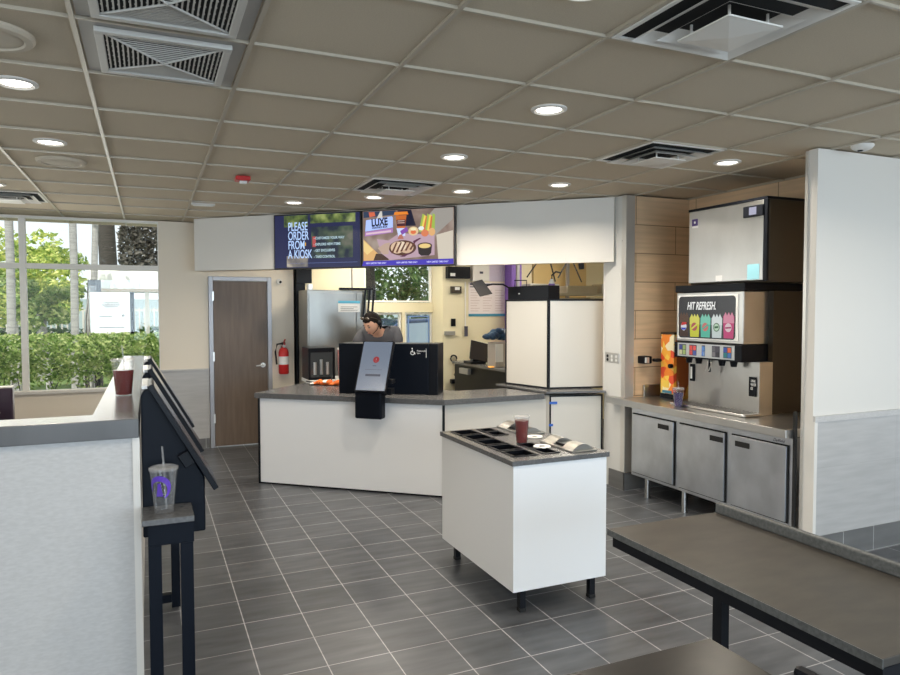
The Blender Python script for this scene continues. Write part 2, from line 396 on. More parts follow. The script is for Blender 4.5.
# ------------------------------------------------------------------ ceiling fixtures
def downlight():
    t = thing('recessed_downlight', '', 'ceiling light')
    MB().lathe([(.066, -.0005), (.094, -.0005), (.094, -.008), (.078, -.014), (.066, -.006)], 32, closed=True).build('trim_ring', M_white, t, smooth=True)
    MB().lathe([(.0, -.0045), (.068, -.0045), (.068, -.0015), (0, -.0015)], 32).build('lens', M_lampglow, t)
    return t
DL = [((4, 0), 'round downlight above the white cart, nearest full one at centre'), ((4, 2), 'round downlight in front of the food-picture screen, second behind the one above the cart'),
      ((6, 3), 'round downlight above the white fascia, left of the far square vent'), ((5, 4), 'small round downlight just right of the small square vent by the screens'),
      ((4, 5), 'small round downlight right above the joint between the two menu screens'), ((7, 1), 'round downlight close to the ice machine, right of the square vent'),
      ((0, 3), 'round downlight above the left window, beside the faint far speaker'), ((0, 1), 'round downlight cut by the left photo edge, below the big round speaker'),
      ((3, -2), 'bright downlight cut by the top photo edge at centre right'), ((3, 6), 'small round downlight above the order-from-kiosk screen'),
      ((-1, 6), 'tiny round downlight at the far left photo edge above the window')]
d0 = downlight()
for k, ((i, j), lab) in enumerate(DL):
    x, y = cell(i, j); o = d0 if k == 0 else dup(d0)
    o.location = (x, y, ZC+.009); o['label'] = lab; o['group'] = 'round recessed downlights in the ceiling'
    light('downlight_lamp', 'AREA', (x, y, ZC-.014), 14, (1, .90, .76), .12, aim=(0, 0, -1), spread=150)
for (i, j) in ((7, -2), (0, -3), (3, -5), (7, -5)):   # same lamps behind the camera
    x, y = cell(i, j); light('downlight_lamp', 'AREA', (x, y, ZC-.014), 14, (1, .90, .76), .12, aim=(0, 0, -1), spread=150)

# return grilles
M_grille = mat('grille_gray', (.40, .385, .36), .5, .1); M_gril2 = mat('grille_light_gray', (.56, .54, .50), .45)
M_void = mat('duct_dark', (.012, .012, .012), .9)
def grille(i, j, lab):
    x, y = cell(i, j); t = thing('return_air_grille', lab, 'vent', (x, y, ZC), 0, 'perforated return grilles')
    a, b = SX/2-.015, SY/2-.015
    B(-a, -b, .0085, a, b, .0115).build('backing', M_grille, t)
    m = MB(); c = .245
    m.box(-c, -c, -.012, c, -c+.03, .008); m.box(-c, c-.03, -.012, c, c, .008); m.box(-c, -c+.03, -.012, -c+.03, c-.03, .008); m.box(c-.03, -c+.03, -.012, c, c-.03, .008)
    m.build('frame', M_gril2, t, bevel=.003)
    B(-c+.03, -c+.03, .0, c-.03, c-.03, .008).build('dark_backing', M_void, t)
    k = c-.032
    # slatted louvre faces on the four triangular quarters, arranged as a low pyramid
    for q, nm in enumerate('abcd'):
        m = MB(); m.T = Matrix.Rotation(math.pi/2*q, 4, 'Z')
        n = 12
        for s_ in range(n):
            d0_ = k*(1-(s_+.2)/n); d1_ = k*(1-(s_+.66)/n)
            zz = -.004-.016*(s_/n)
            # slat, broken in short dashes
            nd = max(1, int(2*d0_/.052)); L0 = 2*d0_/nd; off = 0 if s_ % 2 else .5
            m.box(-d0_, d1_, zz, d0_, d1_+.006, zz+.003)
            for e in range(nd+1):
                xe = -d0_+(e+off)*L0
                if abs(xe) < d0_-.004: m.box(xe-.004, d1_+.0062, zz+.0004, xe+.004, d0_-.0002, zz+.0026)
        m.build('louvre_quarter', M_gril2, t)
    m = MB()
    for sx in (-1, 1):
        m.tube([(sx*k, -k, -.004), (-sx*k*.02, 0, -.022), (-sx*k, k, -.004)], .004, 6)
    m.build('diagonal_rib', M_gril2, t)
grille(1, -1, 'grey square perforated return grille cut by the top photo edge'); grille(1, 0, 'grey square perforated return grille, the farther and wholly visible one')

M_vane = mat('diffuser_white', (.80, .77, .71), .35)
def diffuser(i, j, lab, big=True):
    x, y = cell(i, j); t = thing('square_ceiling_diffuser', lab, 'vent', (x, y, ZC), 0, 'square stepped supply diffusers')
    a = .295
    m = MB(); m.box(-a, -a, -.004, a, -a+.022, .010); m.box(-a, a-.022, -.004, a, a, .010); m.box(-a, -a+.022, -.004, -a+.022, a-.022, .010); m.box(a-.022, -a+.022, -.004, a, a-.022, .010)
    m.build('outer_frame', M_vane, t, bevel=.003)
    B(-a+.022, -a+.022, .004, a-.022, a-.022, .0105).build('duct_opening', M_void, t)
    def ring(r0, r1, z0, z1, nm):
        m = MB(); v = []
        for rr_, z in ((r0, z0), (r1, z1), (r1-.004, z1+.003), (r0-.004, z0+.003)):
            v += [(-rr_, -rr_, z), (rr_, -rr_, z), (rr_, rr_, z), (-rr_, rr_, z)]
        m._add(v, [(4*q+k, 4*q+(k+1) % 4, 4*((q+1) % 4)+(k+1) % 4, 4*((q+1) % 4)+k) for q in range(4) for k in range(4)])
        m.build(nm, M_vane, t)
    ring(.185, .245, .003, -.024, 'stepped_vane')
    ring(.125, .178, -.004, -.034, 'stepped_vane')
    m = MB(); m.box(-.125, -.125, -.050, .125, .125, -.044)
    m._add([(-.12, -.12, -.0505), (.12, -.12, -.0505), (.12, .12, -.0505), (-.12, .12, -.0505), (0, 0, -.062)], [(0, 1, 4), (1, 2, 4), (2, 3, 4), (3, 0, 4)])
    m.build('centre_plate', M_vane, t)
    for sx, sy in ((-1, -1), (1, -1), (1, 1), (-1, 1)): MB().cyl((sx*.09, sy*.09, .004), (sx*.09, sy*.09, -.044), .005, seg=8).build('hanger', M_vane, t)
diffuser(4, -2, 'large white square stepped diffuser at the top right, nearest of the vents'); diffuser(6, 1, 'white square diffuser between the near diffuser and the ice machine')
diffuser(4, 4, 'white square diffuser just in front of the menu screens'); diffuser(-1, 7, 'white square diffuser at the far left edge above the window')

def speaker(i, j, lab):
    x, y = cell(i, j); t = thing('ceiling_speaker', lab, 'speaker', (x, y, ZC), 0, 'round ceiling speakers')
    M_sp = mat('speaker_gray', (.54, .47, .37), .7)
    MB().lathe([(.12, -.006), (.125, -.012), (.15, -.010), (.16, .0), (.16, .011), (.12, .011)], 40, closed=True).build('rim', M_sp, t, smooth=True)
    MB().lathe([(0, -.012), (.10, -.009), (.1205, -.004), (.1205, .006), (0, .006)], 40).build('speaker_grille', M_sp, t, smooth=True)
speaker(0, 0, 'large round ceiling speaker at the upper left photo edge'); speaker(0, 4, 'faint round ceiling speaker farther back above the left window')
t = thing('emergency_light', 'flat white rectangular fixture on the ceiling in front of the soffit panel', 'ceiling fixture', (.505, 7.14, ZC))
B(-.11, -.04, -.022, .11, .04, -.001).build('housing', M_white, t, bevel=.008); B(-.09, -.03, -.026, .09, .03, -.0225).build('lens', M_paper, t)
t = thing('fire_alarm', 'red fire alarm strobe mounted on the ceiling', 'fire alarm', (.69, 5.60, ZC))
B(-.055, -.055, -.035, .055, .055, -.001).build('housing', M_red, t, bevel=.006); B(-.025, -.03, -.055, .03, .01, -.0355).build('strobe_lens', M_paper, t, bevel=.004)
t = thing('smoke_detector', 'round white detector on the ceiling above the right partition wall', 'smoke detector', (4.158, 2.98, ZC))
MB().lathe([(0, -.036), (.035, -.036), (.055, -.024), (.065, -.012), (.065, -.001), (0, -.001)], 28).build('housing', M_white, t, smooth=True)
MB().lathe([(0, -.043), (.014, -.042), (.016, -.036), (0, -.036)], 16, c=(-.02, 0, 0)).build('sensor', M_blackp, t)

# ------------------------------------------------------------------ menu screens
M_tvbody = mat('tv_black', (.01, .01, .012), .35)
def tv(s0, s1, name, lab):
    p = S0+Vector((.74, -.673, 0))*s0
    t = thing(name, lab, 'screen', (p.x, p.y, 2.114), RS)
    w_ = s1-s0; hgt = .578
    B(0, -.058, -.012, w_, -.013, hgt).build('bezel', M_tvbody, t, bevel=.004)
    return t, w_, hgt
def grad_screen(name, stops, scale, es, seed=0):
    m = bpy.data.materials.new(name); m.use_nodes = True; n = m.node_tree.nodes; l = m.node_tree.links; b = n['Principled BSDF']
    b.inputs['Base Color'].default_value = (.004, .004, .005, 1); b.inputs['Roughness'].default_value = .12
    tc = n.new('ShaderNodeTexCoord'); mp = n.new('ShaderNodeMapping'); mp.inputs['Location'].default_value = (seed, 0, seed); l.new(tc.outputs['Object'], mp.inputs[0])
    nz = n.new('ShaderNodeTexNoise'); nz.inputs['Scale'].default_value = scale; nz.inputs['Detail'].default_value = 2; l.new(mp.outputs[0], nz.inputs[0])
    cr = n.new('ShaderNodeValToRGB'); e = cr.color_ramp.elements
    while len(e) > 1: e.remove(e[-1])
    e[0].position = stops[0][0]; e[0].color = (*stops[0][1], 1)
    for p_, c_ in stops[1:]: q = e.new(p_); q.color = (*c_, 1)
    l.new(nz.outputs['Fac'], cr.inputs[0]); l.new(cr.outputs[0], b.inputs['Emission Color']); b.inputs['Emission Strength'].default_value = es
    return m
TVY = -.0585
# left screen
t, w_, hh = tv(1.078, 2.122, 'menu_screen', 'wall screen reading please order from a kiosk, left of the pair')
sc = B(.014, TVY-.001, .004, w_-.014, TVY, hh-.012).build('display', screen_mat('navy_display', (.018, .022, .075)), t)
m = MB()
gr1 = grad_screen('blurry_foliage_picture', [(.35, (.03, .05, .03)), (.5, (.12, .17, .05)), (.7, (.30, .36, .12))], 9, 1.0)
Y1 = TVY-.0016
B(.13, Y1-.0004, .44, .42, Y1, .562).build('foliage_picture', gr1, sc); B(.45, Y1-.0004, .47, .98, Y1, .562).build('foliage_picture', gr1, sc)
gr2 = grad_screen('dim_blur_picture', [(.38, (.02, .03, .05)), (.55, (.07, .10, .07)), (.72, (.16, .16, .13))], 7, 1.0, 3)  # dim blurred noise shown on the display
B(.46, Y1-.0004, .10, .95, Y1, .43).build('dim_picture', gr2, sc)
gr3 = grad_screen('warm_blur_picture', [(.35, (.10, .10, .12)), (.6, (.34, .30, .24)), (.7, (.5, .45, .36))], 8, 1.0, 5)
B(.16, Y1-.0004, .012, .42, Y1, .13).build('warm_picture', gr3, sc)
B(.16, Y1-.0004, .05, 1.0, Y1, .053).build('thin_line', screen_mat('line_blue', (.15, .2, .45)), sc)
M_tx = screen_mat('screen_text_blue', (.48, .66, 1.0), 1.0)
for k, (s, z) in enumerate((('PLEASE', .400), ('ORDER', .302), ('FROM', .204), ('A KIOSK', .106))):
    text('screen_lettering', s, .128, M_tx, sc, (.178, Y1-.0015, z), sx=.60, bold=.0014)
M_tx2 = screen_mat('screen_text_pale', (.40, .55, .62), 1.0)
for k, (s, z) in enumerate((('- CUSTOMIZE YOUR WAY', .30), ('- EXPLORE NEW ITEMS', .235), ('- GET EXCLUSIVES', .17), ('- TAKE CONTROL', .105))):
    text('screen_lettering', s, .036, M_tx2, sc, (.49, Y1-.0015, z), sx=.86, bold=.0012)
B(.475, Y1-.0012, .22, .515, Y1-.0008, .33).build('red_mark', screen_mat('mark_red', (.45, .08, .08)), sc)
B(.385, Y1-.0012, .235, .395, Y1-.0008, .27).build('yellow_mark', screen_mat('mark_yellow', (.9, .5, .05)), sc)

# right screen : food picture
t, w_, hh = tv(2.130, 3.145, 'menu_screen', 'wall screen showing a food picture and the word luxe, right of the pair')
sc = B(.012, TVY-.001, .004, w_-.012, TVY, hh-.012).build('display', grad_screen('brown_table_picture', [(.3, (.16, .11, .09)), (.5, (.25, .18, .15)), (.7, (.40, .33, .28))], 5, 1.0, 8), t)
lay = [0]
def sp(pts, c, es=1.0, nm='picture_shape'):
    lay[0] += 1; y = TVY-.0012-.00015*lay[0]
    mm = MB(); mm.poly(pts, y); return mm.build(nm, screen_mat('scr_%02d' % lay[0], c, es), sc, recalc=False)
def ell(cx, cz, rx, rz, n=28, a0=0): return [(cx+rx*math.cos(a0+2*math.pi*k/n), cz+rz*math.sin(a0+2*math.pi*k/n)) for k in range(n)]
sp([(.02, .50), (.38, .52), (.38, .562), (.02, .562)], (.03, .05, .10))
sp([(.60, .40), (.55, .562), (.40, .562), (.45, .40)], (.01, .01, .03))
sp([(.75, .25), (.995, .45), (.995, .562), (.80, .562), (.66, .42)], (.33, .31, .28))
sp([(.84, .05), (.995, .05), (.995, .34), (.82, .30)], (.62, .56, .46))
sp([(.02, .06), (.25, .06), (.17, .14), (.02, .28)], (.72, .42, .16))
sp([(.02, .16), (.06, .12), (.13, .17), (.02, .27)], (.85, .62, .25))
sp([(.13, .06), (.30, .06), (.30, .12), (.16, .13)], (.06, .03, .02))
sp([(.17, .28), (.30, .26), (.42, .33), (.80, .30), (.80, .10), (.32, .06), (.22, .13)], (.48, .33, .40))   # pink paper
sp([(.09, .505), (.155, .515), (.145, .555), (.08, .555)], (.65, .14, .07)); sp([(.17, .49), (.21, .56), (.23, .56), (.235, .49)], (.62, .60, .55))
sp([(.04, .36), (.35, .39), (.35, .49), (.34, .505), (.05, .475)], (.42, .55, 1.0), 1.05)                          # light blue card
sp([(.035, .31), (.35, .34), (.35, .385), (.04, .355)], (.42, .20, .50))
sp([(.05, .325), (.33, .345), (.33, .365), (.05, .345)], (.72, .52, .62))
# drink
sp([(.38, .51), (.40, .36), (.48, .36), (.50, .51)], (.55, .14, .03)); sp([(.36, .515), (.52, .515), (.51, .545), (.37, .545)], (.80, .24, .03)); sp([(.39, .38), (.49, .38), (.485, .30), (.41, .30)], (.60, .68, .95))
sp([(.395, .40), (.485, .40), (.49, .465), (.39, .465)], (.07, .02, .03)); sp([(.40, .45), (.48, .45), (.478, .456), (.402, .456)], (.8, .6, .5)); sp([(.40, .43), (.48, .43), (.478, .436), (.402, .436)], (.8, .5, .4))
sp([(.45, .31), (.52, .35), (.50, .39), (.43, .35)], (.22, .07, .40)); sp([(.40, .27), (.47, .27), (.45, .32), (.42, .31)], (.45, .16, .12))
# rolled sandwich
sp(ell(.455, .18, .15, .078), (.09, .035, .02)); sp(ell(.40, .185, .075, .060), (.70, .50, .34)); sp(ell(.50, .18, .075, .055), (.62, .42, .28)); sp(ell(.45, .20, .045, .045), (.78, .64, .48))
for q in range(5): sp([(.33+q*.05, .13+.008*q), (.35+q*.05, .125+.008*q), (.40+q*.05, .235), (.385+q*.05, .24)], (.12, .04, .025))
sp([(.42, .09), (.48, .09), (.60, .16), (.53, .13)], (.10, .02, .06)); sp([(.58, .22), (.66, .27), (.64, .275), (.57, .245)], (.10, .02, .06))
sp([(.18, .185), (.26, .23), (.32, .24), (.30, .12), (.24, .12)], (.50, .36, .28))
# dip cup
sp([(.62, .20), (.63, .12), (.66, .095), (.74, .095), (.765, .12), (.775, .20)], (.02, .012, .012)); sp(ell(.697, .195, .078, .032), (.04, .02, .02)); sp(ell(.697, .193, .064, .023), (.80, .58, .22))
# tacos and small bowl
sp(ell(.575, .345, .055, .045), (.72, .52, .28)); sp(ell(.575, .335, .030, .020), (.70, .15, .05)); sp(ell(.575, .365, .030, .015), (.82, .74, .45))
for q in range(7): sp([(.635+q*.022, .34+.008*(q % 3)), (.66+q*.024, .33), (.70+q*.018, .50-.012*(q % 2)), (.675+q*.018, .515-.015*(q % 3))], [(.34, .48, .08), (.82, .62, .10), (.62, .16, .06)][q % 3])
sp(ell(.70, .32, .04, .035), (.66, .18, .07)); sp(ell(.775, .33, .035, .04), (.72, .40, .16)); sp(ell(.66, .37, .03, .02), (.74, .80, .78))
sp([(.004, .006), (w_-.014, .006), (w_-.014, .06), (.02, .055)], (.055, .035, .45))
M_dk = screen_mat('card_ink', (.006, .008, .03), 1.0)
yt = TVY-.0012-.00015*(lay[0]+3)
text('screen_lettering', 'LUXE', .105, M_dk, sc, (.115, yt-.001, .410), sx=.72, bold=.004, rot=(90, -3, 0))
text('screen_lettering', 'CRAVINGS BOX', .030, M_dk, sc, (.12, yt-.001, .382), sx=.80, bold=.001, rot=(90, -3, 0))
M_wh = screen_mat('ticker_white', (.55, .55, .9), 1.0)
for x in (.05, .39, .72): text('screen_lettering', 'NEW LIMITED TIME ONLY', .024, M_wh, sc, (x, yt-.001, .024), sx=.82, bold=.0006)

# ------------------------------------------------------------------ serving counter (angled + straight run)
CA = (.956, 6.756); CK = (2.370, 5.560)
n_ = Vector((.673, .74, 0))
ct = thing('serving_counter', 'white panelled angled serving counter carrying the grey countertop', 'counter')
def quad_prism(pts, z0, z1): return MB().prism(pts, z0, z1, 'z')
dC = .86
bl = (CA[0]+n_.x*dC, CA[1]+n_.y*dC); YS = 5.600
quad_prism([CA, CK, (CK[0]+.3, YS+.5), bl], .0, .825).build('angled_base', M_panel, ct)
quad_prism([(CK[0]+.012, YS-.02), (3.440, YS-.02), (3.315, YS+.495), (CK[0]+.31, YS+.5)], .0, .825).build('straight_base', M_panelw, ct)
m = MB(); m.prism([(CA[0]-.012, CA[1]-.002), (CA[0]+.006, CA[1]-.012), (CA[0]+.02, CA[1]+.02), (CA[0]+.0, CA[1]+.03)], 0, .825, 'z')
m.build('black_edge_strip', M_black, ct); m = MB(); m.prism([(CK[0]-.010, CK[1]-.003), (CK[0]+.014, CK[1]-.003), (CK[0]+.014, CK[1]+.03), (CK[0]+.0, CK[1]+.03)], 0, .825, 'z')
m.build('black_edge_strip', M_black, ct)
m = MB(); dx = Vector((CK[0]-CA[0], CK[1]-CA[1], 0)).normalized(); nn = Vector((dx.y, -dx.x, 0))
a = Vector((*CA, 0))+nn*.004; b = Vector((*CK, 0))+nn*.004
m.prism([(a.x, a.y), (b.x, b.y), (b.x-nn.x*.006, b.y-nn.y*.006), (a.x-nn.x*.006, a.y-nn.y*.006)], .0, .014, 'z')
m.build('kick_strip', M_black, ct)
o = quad_prism([(CA[0]-.045, CA[1]-.01), (CK[0]-.004, CK[1]-.035), (3.405, YS-.055), (3.285, YS+.50), (2.76, YS+.50), (bl[0]+.02, bl[1]+.02), (bl[0]-.05, bl[1]+.02)], .826, .876).build('countertop', M_slab, bevel=.003)
tag(o, 'long grey stone countertop on the angled white serving counter', 'countertop')

# accessible kiosk on the counter
CTZ = .8765
KR = math.atan2(5.898-6.371, 2.367-1.641)
t = thing('privacy_screen', 'black box-shaped privacy shroud standing on the serving counter', 'privacy screen', (1.641, 6.371, CTZ), KR)
WK = .868
B(0, 0, 0, WK-.001, .25, .475).build('front_shell', M_navy, t, bevel=.006)
B(WK+.001, .001, 0, WK+.085, .30, .475).build('side_shell', M_blackp, t, bevel=.004)
m = MB(); cx, cz = .715, .39
ring = [(cx+.017*math.cos(a_), -.002, cz+.017*math.sin(a_)) for a_ in [R(100+20*k) for k in range(14)]]
m.tube(ring, .0035, 6); m.tube([(cx-.002, -.002, cz+.03), (cx, -.002, cz+.008), (cx+.018, -.002, cz+.008), (cx+.024, -.002, cz-.012)], .004, 6); m.blob((cx-.003, -.003, cz+.04), (.007, .003, .007), 1)
m.build('accessibility_symbol', M_paper, t)
text('accessible_lettering', 'Please order\nhere', .022, M_paper, t, (cx+.042, -.0015, cz+.012), sx=.8)
B(.842, -.0015, .345, .846, .0, .43).build('white_line', M_paper, t)

kb = Vector((.956, 6.756, 0))+Vector((.74, -.673, 0))*1.085
t = thing('tilted_touch_kiosk', 'portrait touch screen kiosk with a lit grey-blue screen on the counter front edge', 'kiosk', (kb.x, kb.y, .70), RS)
B(0, -.14, -.0, .26, -.042, .27).build('mount_housing', M_navy, t, bevel=.015)
B(.06, -.055, .20, .20, .10, .24).build('mount_bracket', M_black, t)
m = MB(); tilt = math.atan2(.19, .43)
m.T = Matrix.Translation((.170, -.17, .242)) @ Matrix.Rotation(-tilt, 4, 'X')
m.box(-.152, -.014, 0, .152, .02, .482); m.build('screen_bezel', M_blackp, t, bevel=.005)
m = MB(); m.T = Matrix.Translation((.170, -.17, .242)) @ Matrix.Rotation(-tilt, 4, 'X')
m.box(-.139, -.0155, .014, .139, -.0145, .470); dsp = m.build('display', screen_mat('kiosk_display', (.155, .19, .25)), t)
def kz(x, z): return Matrix.Translation((.170, -.17, .242)) @ Matrix.Rotation(-tilt, 4, 'X') @ Vector((x, -.0165, z))
m = MB(); m.T = Matrix.Translation((.170, -.17, .242)) @ Matrix.Rotation(-tilt, 4, 'X')
m.poly(ell(.01, .30, .030, .030), -.0165); m.build('red_symbol', screen_mat('kiosk_red', (.28, .02, .03)), dsp, recalc=False)
m = MB(); m.T = Matrix.Translation((.170, -.17, .242)) @ Matrix.Rotation(-tilt, 4, 'X')
m.poly([(-.07, .165), (.075, .165), (.075, .145), (-.07, .145)], -.0166); m.poly([(-.015, .245), (.02, .245), (.02, .240), (-.015, .240)], -.0166); m.poly([(-.08, .208), (.08, .208), (.08, .206), (-.08, .206)], -.0166)
m.build('button_bar', screen_mat('kiosk_dark', (.03, .04, .07)), dsp, recalc=False)
text('symbol_lettering', '!', .04, screen_mat('kiosk_pale', (.4, .3, .32)), dsp, kz(.004, .285), rot=(90-math.degrees(tilt), 0, 0))
m = MB(); m.box(.285, -.12, .32, .36, -.05, .36); m.box(.295, -.14, .22, .355, -.06, .28); m.tube([(.32, -.09, .36), (.25, -.04, .30)], .012, 8); m.build('card_reader', M_blackp, t, bevel=.006)

# ------------------------------------------------------------------ white tower cabinet and its base
def shift(pts, e):      # inset / outset a convex plan outline
    c = Vector((sum(p[0] for p in pts)/len(pts), sum(p[1] for p in pts)/len(pts))); return [(p[0]+(p[0]-c.x)*e, p[1]+(p[1]-c.y)*e) for p in pts]
def edge_strips(P, z0, z1, edges, wd=.016, th=.005):
    m = MB(); c = Vector((sum(p[0] for p in P)/4, sum(p[1] for p in P)/4))
    for (i, j) in edges:
        a = Vector(P[i]); b = Vector(P[j]); d = (b-a); L_ = d.length; d.normalize(); nrm = Vector((d.y, -d.x))
        if (a-c).dot(nrm) < 0: nrm = -nrm
        def bar(s0, s1, za, zb):
            q = [a+d*s0+nrm*.0003, a+d*s1+nrm*.0003, a+d*s1+nrm*th, a+d*s0+nrm*th]; m.prism([(v.x, v.y) for v in q], za, zb, 'z')
        bar(0, wd, z0, z1); bar(L_-wd, L_, z0, z1); bar(wd, L_-wd, z0, z0+wd); bar(wd, L_-wd, z1-wd, z1)
    return m
t = thing('base_cabinet', 'white panelled base cabinet with black edges and blue tape under the tall white box', 'cabinet')
PB = [(3.452, 5.545), (3.965, 5.415), (3.965, 6.10), (3.32, 6.10)]
MB().prism(PB, 0, .858, 'z').build('body', M_panelw, t)
edge_strips(PB, 0, .858, [(0, 1)]).build('black_edge_strip', M_black, t)
m = MB(); m.T = Matrix.Translation((3.452, 5.545, 0)) @ Matrix.Rotation(R(-14.2), 4, 'Z')
m.box(-.004, -.010, .775, .075, -.0055, .797); m.build('blue_tape', M_blue, t)
m = MB(); m.T = Matrix.Translation((3.452, 5.545, 0)) @ Matrix.Rotation(R(-14.2), 4, 'Z'); m.box(-.004, -.010, .565, .035, -.0055, .587); m.build('blue_tape', M_blue, t)
o = MB().prism([(3.41, 5.575), (3.41, 5.53), (3.955, 5.36), (3.965, 5.36), (3.965, 6.35), (3.30, 6.35)], .8765, .8965, 'z').build('cabinet_top', M_slab, bevel=.003)
tag(o, 'raised grey stone slab under the tall white box cabinet', 'countertop')
t = thing('tall_cabinet', 'tall white box cabinet with black edges standing on the raised slab', 'cabinet')
PC = [(3.535, 5.70), (3.962, 5.60), (3.962, 6.30), (3.39, 6.30)]
PC = [(3.535, 5.70), (4.10, 5.575), (4.10, 6.30), (3.39, 6.30)]
TZ = 1.768
MB().prism(PC, .8975, TZ, 'z').build('body', M_panelw, t)
edge_strips(PC, .8975, TZ, [(0, 1)]).build('black_edge_strip', M_black, t); edge_strips(PC, .8975, TZ, [(3, 0)]).build('black_edge_strip', M_black, t)
t = thing('black_equipment_box', 'black box with a white dot resting on top of the tall white cabinet', 'equipment')
MB().prism([(3.405, 6.28), (3.545, 5.72), (3.70, 5.76), (3.62, 6.28)], TZ+.0005, TZ+.135, 'z').build('housing', M_blackp, t, bevel=.004)
B(3.434, 6.10, TZ+.055, 3.444, 6.11, TZ+.065).build('indicator', M_paper, t)
MB().tube([(3.46, 6.24, TZ+.13), (3.46, 6.24, TZ+.20), (3.58, 6.20, TZ+.20), (3.58, 6.20, TZ+.13)], .006, 8).build('wire_handle', M_black, t)
t = thing('tilted_monitor', 'thin dark brown tilted monitor seen from behind, left of the tall cabinet', 'monitor', (3.20, 6.33, 1.83))
m = MB(); m._add([(-.185, 0, .115), (-.07, -.01, .145), (.05, -.01, .00), (-.085, 0, -.03), (-.185, .02, .115), (-.07, .01, .145), (.05, .01, .00), (-.085, .02, -.03)], [(0, 1, 2, 3), (7, 6, 5, 4), (0, 4, 5, 1), (1, 5, 6, 2), (2, 6, 7, 3), (3, 7, 4, 0)])
m.build('screen_back', mat('brown_gray_plastic', (.07, .055, .045), .4), t, bevel=.003)
MB().tube([(-.02, .012, .08), (.06, .03, .10), (.19, .03, .10), (.215, -.06, .06)], .009, 8).build('arm', M_black, t)
t = thing('spray_bottle', 'white bottle with a purple label standing behind the black equipment box', 'bottle', (3.82, 6.10, TZ+.0005))
MB().lathe([(0, 0), (.03, 0), (.032, .02), (.032, .17), (.018, .20), (.012, .215), (0, .215)], 20).build('bottle_body', M_paper, t, smooth=True)
MB().lathe([(.0325, .13), (.0335, .13), (.0335, .165), (.0325, .165)], 20, closed=True).build('bottle_label', M_purple, t)
MB().tube([(0, 0, .215), (.0, 0, .25), (.05, .0, .29), (.12, .02, .28)], .009, 8).build('hose', M_black, t)

# outlet plate on pillar
t = thing('outlet_plate', 'grey steel outlet plate on the pillar right of the tall white cabinet', 'outlet', (3.984, 5.40, 1.168), R(-90))
B(0, -.005, 0, .21, 0, .092).build('plate', M_steel, t, bevel=.002)
for k in range(3):
    m = MB()
    for z in (.026, .060): m.cyl((.04+k*.065, -.005, z), (.04+k*.065, -.008, z), .014, seg=14)
    m.build('socket', M_paper if k else M_black, t)

# ------------------------------------------------------------------ back wall items
t = thing('fire_extinguisher', 'red fire extinguisher hanging on the wall right of the brown door', 'fire extinguisher', (1.535, YB-.075, .87))
MB().lathe([(0, 0), (.055, 0), (.062, .012), (.062, .27), (.05, .31), (.02, .335), (.018, .36), (0, .36)], 28).build('cylinder', M_red, t, smooth=True)
MB().lathe([(.0622, .12), (.0632, .12), (.0632, .22), (.0622, .22)], 28, closed=True).build('white_label', M_paper, t)
B(-.018, -.03, .361, .018, .05, .395).build('valve', M_blackp, t, bevel=.004)
m = MB(); m.tube([(0, -.03, .40), (0, -.10, .43)], .009, 8); m.tube([(0, -.03, .385), (0, -.09, .37)], .008, 8); m.build('lever', M_red, t)
MB().tube([(-.02, 0, .38), (-.08, 0, .37), (-.10, 0, .28), (-.085, 0, .12)], .011, 10).build('hose', M_rubber, t, smooth=True)
MB().cyl((.0, -.032, .35), (0, -.045, .35), .02).build('pressure_gauge', M_paper, t)
B(-.02, .062, .1, .02, .0745, .34).build('bracket', M_black, t)
t = thing('wall_camera', 'small round white wall device with a black eye above the extinguisher', 'camera', (1.50, YB, 2.02))
MB().cyl((0, -.001, 0), (0, -.025, 0), .035).build('base_disc', M_white, t, bevel=.003); MB().blob((.015, -.03, -.005), (.016, .012, .016), 2).build('lens', M_blackp, t, smooth=True)

# ------------------------------------------------------------------ condiment cart
t = thing('condiment_cart', 'white box condiment cart on black legs in the middle of the floor', 'cart', (1.79, 3.235, 0))
cw, cd = .61, .985
B(0, 0, .125, cw, cd, .822).build('body', M_panel, t, bevel=.002)
for x in (.055, cw-.095):
    for y in (.02, cd-.10):
        m = MB(); m.box(x, y, .02, x+.035, y+.035, .124); l_ = m.build('leg', M_black, t)
        B(x-.003, y-.003, 0, x+.038, y+.038, .02).build('foot', M_rubber, l_, bevel=.004)
cols = [(.05, .20, [(.08+k*.18, .08+k*.18+.150) for k in range(5)]), (.245, .345, [(.085, .23), (.25, .395), (.70, .825), (.845, .955)])]
m = MB(); ys = sorted({-.012, cd+.008} | {v for c in cols for p in c[2] for v in p}); xs = [-.012, .05, .20, .245, .345, cw+.012]
for i in range(len(xs)-1):
    for j in range(len(ys)-1):
        xm, ym = (xs[i]+xs[i+1])/2, (ys[j]+ys[j+1])/2
        if not any(c[0] < xm < c[1] and any(p[0] < ym < p[1] for p in c[2]) for c in cols): m.box(xs[i], ys[j], .823, xs[i+1], ys[j+1], .850)
bmesh.ops.remove_doubles(m.bm, verts=m.bm.verts[:], dist=1e-5)
dd = {}
for q in m.bm.faces: dd.setdefault(tuple(sorted(v.index for v in q.verts)), []).append(q)
m.bm.verts.index_update(); dd = {}
for q in m.bm.faces: dd.setdefault(tuple(sorted(v.index for v in q.verts)), []).append(q)
bmesh.ops.delete(m.bm, geom=[q for v in dd.values() if len(v) > 1 for q in v], context='FACES')
m.build('worktop', M_slab, t)
